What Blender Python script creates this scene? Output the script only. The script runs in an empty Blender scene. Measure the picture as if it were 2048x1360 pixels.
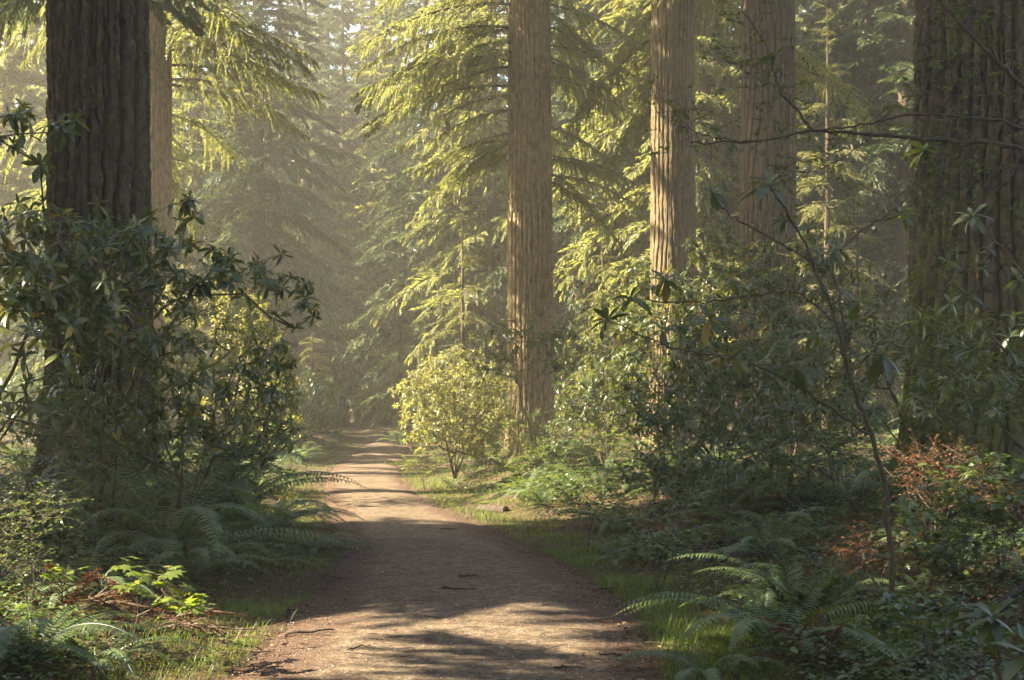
import bpy, math, random
import numpy as np

RNG = np.random.default_rng(11)
random.seed(11)
F, HZ, CAMZ = 2844.0, 830.0, 1.65        # lens constant, horizon row, eye height
SUN_EL, SUN_AZ = 38.0, -4.0  # degrees; azimuth 0 = straight from the left, + = from ahead
HAZE_DENSITY = 0.0016
EXPOSURE = 3.22
PI = math.pi

scene = bpy.context.scene
COL = scene.collection

def P(px, py, d):
    return np.array([(px - 1024.0) * d / F, d, CAMZ - (py - HZ) * d / F])

# ------------------------------------------------------------------ noise
_T = np.random.default_rng(3).random((256, 256))
def vnoise(x, y, perx=None, seed=0):
    x = np.asarray(x, float); y = np.asarray(y, float)
    xi = np.floor(x).astype(int); yi = np.floor(y).astype(int)
    fx = x - xi; fy = y - yi
    fx = fx * fx * (3 - 2 * fx); fy = fy * fy * (3 - 2 * fy)
    if perx:
        x0, x1 = xi % perx, (xi + 1) % perx
    else:
        x0, x1 = xi, xi + 1
    s = seed * 37
    g = lambda a, b: _T[(a + s) % 256, (b + s * 3) % 256]
    return (g(x0, yi) * (1 - fx) + g(x1, yi) * fx) * (1 - fy) + (g(x0, yi + 1) * (1 - fx) + g(x1, yi + 1) * fx) * fy

def fbm(x, y, oct=3, seed=0):
    v, a, s = 0, 1, 0
    for k in range(oct):
        v = v + a * (vnoise(np.asarray(x) * 2 ** k, np.asarray(y) * 2 ** k, seed=seed + k) - .5); s += a; a *= .5
    return v / s

def sm(x, a, b):
    t = np.clip((np.asarray(x, float) - a) / (b - a), 0, 1)
    return t * t * (3 - 2 * t)

# ------------------------------------------------------------------ terrain
_ty = np.array([-30, 0, 8.85, 12.7, 17.4, 21.3, 27.6, 36, 45, 52, 57, 63, 70, 78, 90, 105, 120, 140, 200, 400.])
_tc = np.array([-.1, -.3, -.43, -.40, -.85, -1.56, -2.67, -3.78, -4.5, -4.75, -4.9, -5.7, -7.1, -8.2, -9.4, -10.4, -11.8, -21, -60, -180.])
_tw = np.array([1.45, 1.45, 1.42, 1.42, 1.2, 1.14, 1.0, 1.0, 1.1, 1.0, .85, .75, .65, .65, .65, .65, .8, 1.0, 1.2, 1.2])
_tz = np.array([0, 0, 0, 0, 0, 0, 0, .03, .10, .32, .50, .68, .82, .93, 1.08, 1.33, 1.55, 1.8, 2.4, 4.])
_gy = np.arange(-30, 400, .25)
def _smooth(a):
    k = np.exp(-np.linspace(-2.2, 2.2, 25) ** 2); k /= k.sum()
    return np.convolve(np.pad(a, 12, mode='edge'), k, mode='valid')
_gc, _gw, _gz = (_smooth(np.interp(_gy, _ty, a)) for a in (_tc, _tw, _tz))
pc = lambda y: np.interp(y, _gy, _gc)
pw = lambda y: np.interp(y, _gy, _gw)
pz = lambda y: np.interp(y, _gy, _gz)

def height(x, y, carve=False):
    x = np.asarray(x, float); y = np.asarray(y, float)
    t = x - pc(y); w = pw(y)
    tr, tl = t - w, -t - w
    far = sm(y, 45, 90)
    h = pz(y) - .03 * np.clip(np.abs(t) / w, 0, 1) ** 2 + .03
    h = h + (sm(tr, .5, 4.0) * .55 + sm(tr, 3.5, 9) * .5) * (1 - .5 * far)
    h = h + (sm(tl, .3, 2.4) * .40 + sm(tl, 2, 7) * .55) * (1 - .5 * far)
    off = np.maximum(tr, tl)
    h = h + sm(off, .25, 1.8) * (fbm(x * .45, y * .45, 3, 5) * .55 + fbm(x * 1.7, y * 1.7, 2, 9) * .12)
    h = h + sm(off, -.3, .3) * fbm(x * 4, y * 4, 2, 2) * .05
    h = h + sm(np.abs(t), 12, 120) * 4.0 + sm(y, 120, 400) * 6
    if carve:
        h = h - .05 * sm(-off, .02, .22)
    else:
        # ruts and small unevenness of the trodden surface
        h = h + sm(-off, 0, .3) * (fbm(x * 1.3, y * .5, 2, 4) * .05 + fbm(x * 6, y * 6, 2, 6) * .012)
    return h
H = lambda x, y: float(height(x, y))

# ------------------------------------------------------------------ mesh collecting
class Geo:
    def __init__(self):
        self.v, self.q, self.t, self.a, self.n = [], [], [], [], 0
    def raw(self, v, q=None, t=None, var=0.5):
        v = np.asarray(v, float).reshape(-1, 3)
        self.v.append(v)
        if q is not None and len(q): self.q.append(np.asarray(q, np.int64).reshape(-1, 4) + self.n)
        if t is not None and len(t): self.t.append(np.asarray(t, np.int64).reshape(-1, 3) + self.n)
        self.a.append(np.broadcast_to(np.asarray(var, float), (len(v),)).copy())
        self.n += len(v)
        return self
    def inst(self, tmpl, M, T, var=None):
        """copies of a template (v, q, t) with matrices M (N,3,3; columns are the axes) at T (N,3)"""
        tv, tq, tt = tmpl
        N, k = len(T), len(tv)
        if N == 0: return self
        v = np.einsum('nij,kj->nki', M, tv) + np.asarray(T)[:, None, :]
        off = (np.arange(N) * k)[:, None, None]
        q = (np.asarray(tq)[None] + off).reshape(-1, 4) if tq is not None and len(tq) else None
        t = (np.asarray(tt)[None] + off).reshape(-1, 3) if tt is not None and len(tt) else None
        if var is None: var = RNG.random(N)
        return self.raw(v.reshape(-1, 3), q, t, np.repeat(np.asarray(var, float), k))
    def segs(self, A, B, ra, rb, sides=4, var=.5):
        A = np.asarray(A, float).reshape(-1, 3); B = np.asarray(B, float).reshape(-1, 3)
        N = len(A)
        if N == 0: return self
        d = B - A; l = np.linalg.norm(d, axis=1, keepdims=True); d = d / np.maximum(l, 1e-9)
        ref = np.where(np.abs(d[:, 2:3]) > .9, np.array([[1., 0, 0]]), np.array([[0, 0, 1.]]))
        u = np.cross(d, ref); u /= np.linalg.norm(u, axis=1, keepdims=True); w = np.cross(d, u)
        ang = np.arange(sides) * 2 * PI / sides
        ring = u[:, None] * np.cos(ang)[None, :, None] + w[:, None] * np.sin(ang)[None, :, None]
        ra = np.broadcast_to(np.asarray(ra, float), (N,))[:, None, None]; rb = np.broadcast_to(np.asarray(rb, float), (N,))[:, None, None]
        v = np.concatenate([A[:, None] + ring * ra, B[:, None] + ring * rb], 1)
        i = np.arange(sides); j = (i + 1) % sides
        q = np.stack([i, j, j + sides, i + sides], 1)
        q = (q[None] + (np.arange(N) * 2 * sides)[:, None, None]).reshape(-1, 4)
        return self.raw(v.reshape(-1, 3), q, None, var)
    def tube(self, pts, rad, sides=7, var=.5, cap=True):
        p = np.asarray(pts, float); n = len(p)
        rad = np.broadcast_to(np.asarray(rad, float), (n,))
        tg = np.gradient(p, axis=0); tg /= np.maximum(np.linalg.norm(tg, axis=1, keepdims=True), 1e-9)
        ref = np.array([0, 0, 1.]) if abs(tg[0][2]) < .85 else np.array([1., 0, 0])
        u = np.cross(tg, ref[None]); 
        for k in range(n):
            if k: 
                u[k] = u[k - 1] - tg[k] * np.dot(u[k - 1], tg[k])
            u[k] /= max(np.linalg.norm(u[k]), 1e-9)
        w = np.cross(tg, u)
        ang = np.arange(sides) * 2 * PI / sides
        v = p[:, None] + (u[:, None] * np.cos(ang)[None, :, None] + w[:, None] * np.sin(ang)[None, :, None]) * rad[:, None, None]
        i = np.arange(sides); j = (i + 1) % sides
        q = np.concatenate([np.stack([i, j, j + sides, i + sides], 1) + k * sides for k in range(n - 1)])
        t = None
        vv = v.reshape(-1, 3)
        if cap:
            vv = np.concatenate([vv, p[:1], p[-1:]])
            a, b = n * sides, n * sides + 1
            t = np.concatenate([np.stack([j, i, np.full(sides, a)], 1), np.stack([i + (n - 1) * sides, j + (n - 1) * sides, np.full(sides, b)], 1)])
        return self.raw(vv, q, t, var)
    def mesh(self, name, mat, smooth=False):
        V = np.concatenate(self.v) if self.v else np.zeros((0, 3))
        Q = np.concatenate(self.q) if self.q else np.zeros((0, 4), np.int64)
        T = np.concatenate(self.t) if self.t else np.zeros((0, 3), np.int64)
        me = bpy.data.meshes.new(name)
        me.vertices.add(len(V)); me.vertices.foreach_set('co', V.astype(np.float32).ravel())
        nl = Q.size + T.size
        me.loops.add(nl); me.loops.foreach_set('vertex_index', np.concatenate([Q.ravel(), T.ravel()]).astype(np.int32))
        me.polygons.add(len(Q) + len(T))
        st = np.concatenate([np.arange(len(Q)) * 4, Q.size + np.arange(len(T)) * 3]).astype(np.int32)
        me.polygons.foreach_set('loop_start', st)
        me.polygons.foreach_set('use_smooth', np.full(len(st), smooth))
        at = me.attributes.new('var', 'FLOAT', 'POINT')
        at.data.foreach_set('value', np.concatenate(self.a).astype(np.float32) if self.a else np.zeros(0, np.float32))
        me.materials.append(mat)
        me.update(); me.validate()
        return me

def link(name, me, parent=None, loc=None, rz=0.0, sc=None):
    o = bpy.data.objects.new(name, me); COL.objects.link(o)
    if parent is not None: o.parent = parent
    if loc is not None: o.location = tuple(map(float, loc))
    if rz: o.rotation_euler = (0, 0, rz)
    if sc is not None: o.scale = (sc, sc, sc) if np.isscalar(sc) else tuple(sc)
    return o

def thing(name, label, cat, loc, rz=0.0, sc=None, group=None):
    o = link(name, None, None, loc, rz, sc)
    o.empty_display_size = .2
    tag(o, label, cat, group)
    return o

def tag(o, label, cat=None, group=None, kind=None):
    if label: o['label'] = label
    if cat: o['category'] = cat
    if group: o['group'] = group
    if kind: o['kind'] = kind
    return o

def dup(root, loc, rz=0.0, sc=None, label=None, group=None):
    r = root.copy(); COL.objects.link(r)
    r.location = tuple(map(float, loc)); r.rotation_euler = (0, 0, rz)
    if sc is not None: r.scale = (sc, sc, sc) if np.isscalar(sc) else tuple(sc)
    if label: r['label'] = label
    if group: r['group'] = group
    for ch in list(root.children):
        c = ch.copy(); COL.objects.link(c); c.parent = r
        for g in list(ch.children):
            d = g.copy(); COL.objects.link(d); d.parent = c
    return r

def frames(X, Z=None, roll=None):
    """matrices whose columns are X, Y, Z; X kept, Z made perpendicular"""
    X = np.asarray(X, float); X = X / np.maximum(np.linalg.norm(X, axis=1, keepdims=True), 1e-9)
    Z = np.broadcast_to(np.array([0, 0, 1.]) if Z is None else np.asarray(Z, float), X.shape)
    Y = np.cross(Z, X); ln = np.linalg.norm(Y, axis=1, keepdims=True)
    bad = ln[:, 0] < 1e-4
    if bad.any(): Y[bad] = np.array([0, 1., 0]); ln[bad] = 1
    Y = Y / ln
    Z = np.cross(X, Y)
    if roll is not None:
        c, s = np.cos(roll)[:, None], np.sin(roll)[:, None]
        Y, Z = Y * c + Z * s, Z * c - Y * s
    return np.stack([X, Y, Z], 2)

# ------------------------------------------------------------------ materials
def mat_new(name):
    m = bpy.data.materials.new(name); m.use_nodes = True
    nt = m.node_tree; nt.nodes.clear()
    return m, nt, nt.nodes, nt.links

def node(ns, typ, **kw):
    n = ns.new(typ)
    for k, v in kw.items():
        if k.startswith('i_'): n.inputs[k[2:].replace('_', ' ')].default_value = v
        else: setattr(n, k, v)
    return n

def ramp(ns, stops, interp='LINEAR'):
    r = ns.new('ShaderNodeValToRGB'); r.color_ramp.interpolation = interp
    e = r.color_ramp.elements
    while len(e) < len(stops): e.new(.5)
    for k, (p, c) in enumerate(stops):
        e[k].position = p; e[k].color = (*c, 1)
    return r

def leaf_mat(name, stops, trans=.35, tcol=(1.6, 1.5, .6), rough=.45, spec=.5, noise=0.0):
    m, nt, ns, ln = mat_new(name)
    at = node(ns, 'ShaderNodeAttribute', attribute_name='var')
    r = ramp(ns, stops); ln.new(at.outputs['Fac'], r.inputs[0])
    colour = r.outputs[0]
    if noise:
        tc = ns.new('ShaderNodeTexCoord')
        nz = node(ns, 'ShaderNodeTexNoise'); nz.inputs['Scale'].default_value = noise; nz.inputs['Detail'].default_value = 3
        ln.new(tc.outputs['Object'], nz.inputs['Vector'])
        mr = node(ns, 'ShaderNodeMapRange'); mr.inputs['From Min'].default_value = .3; mr.inputs['From Max'].default_value = .7
        mr.inputs['To Min'].default_value = .65; mr.inputs['To Max'].default_value = 1.3
        ln.new(nz.outputs['Fac'], mr.inputs['Value'])
        mx = node(ns, 'ShaderNodeVectorMath', operation='SCALE')
        ln.new(colour, mx.inputs[0]); ln.new(mr.outputs[0], mx.inputs['Scale']); colour = mx.outputs[0]
    p = node(ns, 'ShaderNodeBsdfPrincipled'); p.inputs['Roughness'].default_value = rough
    p.inputs['Specular IOR Level'].default_value = spec
    ln.new(colour, p.inputs['Base Color'])
    t = ns.new('ShaderNodeBsdfTranslucent')
    mul = node(ns, 'ShaderNodeVectorMath', operation='MULTIPLY'); mul.inputs[1].default_value = tcol
    ln.new(colour, mul.inputs[0]); ln.new(mul.outputs[0], t.inputs['Color'])
    mix = ns.new('ShaderNodeMixShader'); mix.inputs[0].default_value = trans
    ln.new(p.outputs[0], mix.inputs[1]); ln.new(t.outputs[0], mix.inputs[2])
    out = ns.new('ShaderNodeOutputMaterial'); ln.new(mix.outputs[0], out.inputs['Surface'])
    return m

def bark_mat(name, stops, moss=0.0, moss_top=0.0, scale=(9, 9, 1.6), bump=.6, moss_cols=((.05, .06, .012), (.09, .10, .02))):
    m, nt, ns, ln = mat_new(name)
    tc = ns.new('ShaderNodeTexCoord')
    mp = node(ns, 'ShaderNodeMapping'); mp.inputs['Scale'].default_value = (scale[0], scale[1], scale[2] * 2)
    ln.new(tc.outputs['Object'], mp.inputs['Vector'])
    n1 = node(ns, 'ShaderNodeTexNoise'); n1.inputs['Scale'].default_value = 1.4; n1.inputs['Detail'].default_value = 6; n1.inputs['Roughness'].default_value = .65
    ln.new(mp.outputs[0], n1.inputs['Vector'])
    r = ramp(ns, stops); ln.new(n1.outputs['Fac'], r.inputs[0])
    n2 = node(ns, 'ShaderNodeTexNoise'); n2.inputs['Scale'].default_value = 38; n2.inputs['Detail'].default_value = 5
    ln.new(tc.outputs['Object'], n2.inputs['Vector'])
    colour = r.outputs[0]
    # pale lichen flecks
    n3 = node(ns, 'ShaderNodeTexNoise'); n3.inputs['Scale'].default_value = 14; n3.inputs['Detail'].default_value = 4
    ln.new(tc.outputs['Object'], n3.inputs['Vector'])
    rl = ramp(ns, [(.64, (0, 0, 0)), (.70, (1, 1, 1))]); ln.new(n3.outputs['Fac'], rl.inputs[0])
    mxl = node(ns, 'ShaderNodeMix', data_type='RGBA'); mxl.inputs[7].default_value = (.16, .16, .11, 1)
    sc_ = node(ns, 'ShaderNodeMath', operation='MULTIPLY'); sc_.inputs[1].default_value = .5
    ln.new(rl.outputs[0], sc_.inputs[0]); ln.new(sc_.outputs[0], mxl.inputs[0]); ln.new(colour, mxl.inputs[6]); colour = mxl.outputs[2]
    if moss > 0:
        sx = ns.new('ShaderNodeSeparateXYZ'); ln.new(tc.outputs['Object'], sx.inputs[0])
        mr = node(ns, 'ShaderNodeMapRange'); mr.inputs['From Min'].default_value = 0; mr.inputs['From Max'].default_value = moss_top
        mr.inputs['To Min'].default_value = moss; mr.inputs['To Max'].default_value = moss * .25
        ln.new(sx.outputs['Z'], mr.inputs['Value'])
        n4 = node(ns, 'ShaderNodeTexNoise'); n4.inputs['Scale'].default_value = 1.7; n4.inputs['Detail'].default_value = 6; n4.inputs['Roughness'].default_value = .7
        ln.new(tc.outputs['Object'], n4.inputs['Vector'])
        ad = node(ns, 'ShaderNodeMath', operation='ADD'); ln.new(n4.outputs['Fac'], ad.inputs[0]); ln.new(mr.outputs[0], ad.inputs[1])
        rm = ramp(ns, [(.62, (0, 0, 0)), (.78, (1, 1, 1))]); ln.new(ad.outputs[0], rm.inputs[0])
        mc = ramp(ns, [(.3, moss_cols[0]), (.7, moss_cols[1])]); ln.new(n2.outputs['Fac'], mc.inputs[0])
        mxm = node(ns, 'ShaderNodeMix', data_type='RGBA'); ln.new(rm.outputs[0], mxm.inputs[0]); ln.new(colour, mxm.inputs[6]); ln.new(mc.outputs[0], mxm.inputs[7])
        colour = mxm.outputs[2]
    p = node(ns, 'ShaderNodeBsdfPrincipled'); p.inputs['Roughness'].default_value = .88; p.inputs['Specular IOR Level'].default_value = .25
    ln.new(colour, p.inputs['Base Color'])
    b1 = node(ns, 'ShaderNodeBump'); b1.inputs['Strength'].default_value = bump; b1.inputs['Distance'].default_value = .03
    ln.new(n1.outputs['Fac'], b1.inputs['Height'])
    b2 = node(ns, 'ShaderNodeBump'); b2.inputs['Strength'].default_value = bump * .8; b2.inputs['Distance'].default_value = .012
    ln.new(n2.outputs['Fac'], b2.inputs['Height']); ln.new(b1.outputs[0], b2.inputs['Normal']); ln.new(b2.outputs[0], p.inputs['Normal'])
    out = ns.new('ShaderNodeOutputMaterial'); ln.new(p.outputs[0], out.inputs['Surface'])
    return m

M = {}
M['bark_shaded'] = bark_mat('bark_shaded', [(.30, (.022, .016, .009)), (.5, (.056, .041, .022)), (.72, (.095, .072, .042))], moss=.10, moss_top=4)  # bark of the shaded trunks, shade put into its darker colour
M['bark_sunlit'] = bark_mat('bark_sunlit', [(.30, (.060, .042, .020)), (.5, (.175, .128, .064)), (.72, (.26, .195, .105))], moss=.05, moss_top=5)  # bark of the lit trunks, sunlight put into its paler colour
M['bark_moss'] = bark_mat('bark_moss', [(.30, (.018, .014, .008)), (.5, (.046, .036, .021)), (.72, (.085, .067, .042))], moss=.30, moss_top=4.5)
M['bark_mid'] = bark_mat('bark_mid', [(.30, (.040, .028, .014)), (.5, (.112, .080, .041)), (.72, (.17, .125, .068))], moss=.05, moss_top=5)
M['bark_far'] = bark_mat('bark_far', [(.3, (.04, .028, .018)), (.7, (.10, .072, .046))], bump=.3)
M['twig'] = bark_mat('twig_bark', [(.3, (.045, .033, .022)), (.7, (.11, .085, .058))], bump=.25, scale=(30, 30, 30))
M['twig_moss'] = bark_mat('mossy_twig_bark', [(.3, (.05, .036, .022)), (.7, (.12, .09, .055))], moss=.16, moss_top=3.0, bump=.25, scale=(30, 30, 30))
M['needles'] = leaf_mat('hemlock_needles', [(0, (.082, .096, .034)), (.5, (.138, .150, .058)), (.9, (.19, .195, .082)), (1, (.16, .13, .05))], trans=.50, tcol=(2.2, 2.1, 1.05), rough=.5, spec=.35)
M['needles_dark'] = leaf_mat('fir_needles', [(0, (.030, .050, .022)), (.5, (.050, .074, .028)), (1, (.080, .100, .034))], trans=.32, tcol=(1.6, 1.6, .95), rough=.5, spec=.35)
M['moss'] = leaf_mat('moss_tuft', [(0, (.050, .062, .011)), (.6, (.092, .108, .018)), (1, (.14, .145, .028))], trans=.25, tcol=(1.6, 1.6, .6), rough=.8, spec=.15)
# ------------------------------------------------------------------ conifers
KITE = (np.array([[0, 0, 0], [.38, .5, .05], [1, 0, -.06], [.38, -.5, .05]]), np.array([[0, 1, 2, 3]]), None)

def branch_geo(L, width, nsec, ntw, tw_len, tw_w, droop=.5, rise=.15, hang=.35, seed=0, rad=.035, gaps=0.0):
    """one conifer branch along +X from the origin: (wood Geo, needle Geo)"""
    r = np.random.default_rng(seed)
    wood, leaf = Geo(), Geo()
    s = np.linspace(0, 1, 12)
    wob = np.cumsum(r.normal(0, .02, 12)); wob -= wob[0]
    main = np.stack([s * L, wob * L * .6, rise * s * L - droop * s ** 2 * L], 1)
    wood.tube(main, rad * (1 - s * .9) + .003, 5)
    def mp(q): return np.stack([np.interp(q, s, main[:, k]) for k in range(3)], -1)
    q = np.linspace(.10, .99, nsec) + r.normal(0, .4 / nsec, nsec); q = np.clip(q, .06, 1)
    A = mp(q)
    tg = mp(np.clip(q + .02, 0, 1)) - mp(np.clip(q - .02, 0, 1)); tg /= np.linalg.norm(tg, axis=1, keepdims=True)
    side = np.where(np.arange(nsec) % 2 == 0, 1., -1.)
    ang = np.radians(r.uniform(42, 68, nsec) * (1 - .45 * q)) * side
    hd = np.stack([np.cos(ang) * tg[:, 0] - np.sin(ang) * tg[:, 1], np.sin(ang) * tg[:, 0] + np.cos(ang) * tg[:, 1], tg[:, 2] * np.cos(ang) + r.normal(.04, .20, nsec)], 1)
    hd /= np.linalg.norm(hd, axis=1, keepdims=True)
    prof = np.minimum(1, (q + .05) / .28) ** .8 * (1 - q) ** .65 + .10
    ls = width * prof * r.uniform(.45, 1.3, nsec)
    hang = hang * r.uniform(.45, 1.5, nsec)
    if gaps: ls = np.where(r.random(nsec) < gaps, ls * .18, ls)
    # secondaries as 4-point drooping curves
    K = 5
    u = np.linspace(0, 1, K)
    def sec(uv):   # uv (N,) or (N,m)
        uv = np.asarray(uv)
        ex = (slice(None),) + (None,) * (uv.ndim - 1)
        p = A[ex + (slice(None),)] if uv.ndim > 1 else A
        d = hd[ex + (slice(None),)] if uv.ndim > 1 else hd
        l = ls[ex] if uv.ndim > 1 else ls
        out = p + d * (uv * l)[..., None]
        out = out.copy(); out[..., 2] -= (hang[ex] if uv.ndim > 1 else hang) * l * uv ** 2
        return out
    for k in range(K - 1):
        wood.segs(sec(np.full(nsec, u[k])), sec(np.full(nsec, u[k + 1])), .012 * (1 - u[k] * .8) * np.sqrt(ls / width + .1), .012 * (1 - u[k + 1] * .8) * np.sqrt(ls / width + .1), 3)
    # twigs
    um = (np.arange(ntw) + .5) / ntw
    um = np.clip(um[None] * .97 + .03 + r.normal(0, .25 / ntw, (nsec, ntw)), .02, 1)
    B = sec(um)
    t2 = sec(np.clip(um + .03, 0, 1.03)) - sec(um - .03); t2 /= np.linalg.norm(t2, axis=2, keepdims=True)
    sd = np.where(np.arange(ntw) % 2 == 0, 1., -1.)[None] * np.ones((nsec, 1))
    a2 = np.radians(r.uniform(35, 65, (nsec, ntw))) * sd * (1 - .75 * um ** 3)
    D = np.stack([np.cos(a2) * t2[..., 0] - np.sin(a2) * t2[..., 1], np.sin(a2) * t2[..., 0] + np.cos(a2) * t2[..., 1], t2[..., 2] - .12 * np.abs(np.sin(a2)) + r.normal(0, .22, a2.shape)], -1)
    lt = tw_len * r.uniform(.6, 1.25, a2.shape) * (1 - .45 * um) * np.clip(.45 + .75 * ls[:, None] / width, .4, 1.1)
    D, B, lt = D.reshape(-1, 3), B.reshape(-1, 3), lt.reshape(-1)
    # twigs along the outer main stem too
    Mx = frames(D, None, r.normal(0, .7, len(D)))
    wv = tw_w * r.uniform(.75, 1.3, len(D))
    Mx = Mx * np.stack([lt, wv, lt], 1)[:, None, :]
    base = np.clip(r.random() * .3 + r.random(len(D)) * .55 + .12 * um.reshape(-1), 0, 1)
    dead = r.random(len(D)) < .015
    base = np.where(dead, .97, np.minimum(base, .9))
    leaf.inst(KITE, Mx, B, base)
    return wood, leaf

BR = {}
def branch_mesh(kind, k):
    key = (kind, k)
    if key not in BR:
        if kind == 'near':      # large drooping branch of a hemlock in clear view
            vr = np.random.default_rng(700 + k)
            w, l = branch_geo(4.2, vr.uniform(1.0, 1.5), int(vr.uniform(50, 74)), 36, vr.uniform(.14, .20), vr.uniform(.030, .042), droop=vr.uniform(.16, .42), rise=vr.uniform(.02, .16), hang=vr.uniform(.45, 1.0), seed=100 + k, rad=.04, gaps=vr.uniform(.10, .32))
        elif kind == 'young':   # lighter branch of a young hemlock
            w, l = branch_geo(2.3, .95, 52, 28, .17, .032, droop=.30, rise=.10 + .06 * (k % 3), hang=.40, seed=200 + k, rad=.02)
        BR[key] = (w.mesh(kind + '_limb_wood', M['twig']), l.mesh(kind + '_limb_needles', M['needles']))
    return BR[key]

def add_branch(root, z, az, sc, kind='near', k=0, r0=0.0, tilt=0.0, mat=None):
    """a limb (part) with its needles (sub-part); az in degrees, 0 = +X"""
    w, l = branch_mesh(kind, k)
    a = math.radians(az)
    b = link('branch', w, root, (math.cos(a) * r0, math.sin(a) * r0, z))
    b.rotation_euler = (random.uniform(-.12, .12), tilt, a); b.scale = (sc, sc, sc)
    n = link('needles', l, b)
    return b

def crown_geo(Ht, z0, rmax, nb, seed, nsec=16, ntw=14, tw=(.30, .075), top_pow=.8, droop=.35):
    """whole crown of a conifer, base of trunk at the origin"""
    r = np.random.default_rng(seed)
    tm = [branch_geo(1.0, .34, nsec, ntw, tw[0] / 3.0, tw[1] / 3.0, droop=droop + .06 * k, rise=.12, hang=.4, seed=seed * 10 + k, rad=.012) for k in range(5)]
    wood, leaf = Geo(), Geo()
    pk = []
    for w, l in tm:
        W = (np.concatenate(w.v), np.concatenate(w.q), np.concatenate(w.t) if w.t else None)
        Lf = (np.concatenate(l.v), np.concatenate(l.q), None, np.concatenate(l.a))
        pk.append((W, Lf))
    zz = z0 + (Ht - z0) * (np.linspace(0, 1, nb) ** .9) + r.normal(0, .25, nb)
    az = np.cumsum(r.uniform(1.7, 3.1, nb))
    for i in range(nb):
        f = np.clip((zz[i] - z0) / (Ht - z0), 0, 1)
        Lb = max(.35, rmax * (1 - f) ** top_pow * min(1, .55 + f * 4) * r.uniform(.6, 1.12))
        if r.random() < .1: continue
        W, Lf = pk[i % 5]
        el = -.10 + .55 * f + r.normal(0, .10)
        X = np.array([[math.cos(az[i]) * math.cos(el), math.sin(az[i]) * math.cos(el), math.sin(el)]])
        Mx = frames(X, None, r.normal(0, .2, 1)) * Lb
        T = np.array([[0, 0, zz[i]]])
        wood.inst(W, Mx, T, [.5])
        n0 = leaf.n
        leaf.inst(Lf[:3], Mx, T, [.5])
        leaf.a[-1] = np.clip(Lf[3] + r.normal(0, .10), 0, 1)
    return wood, leaf

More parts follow.
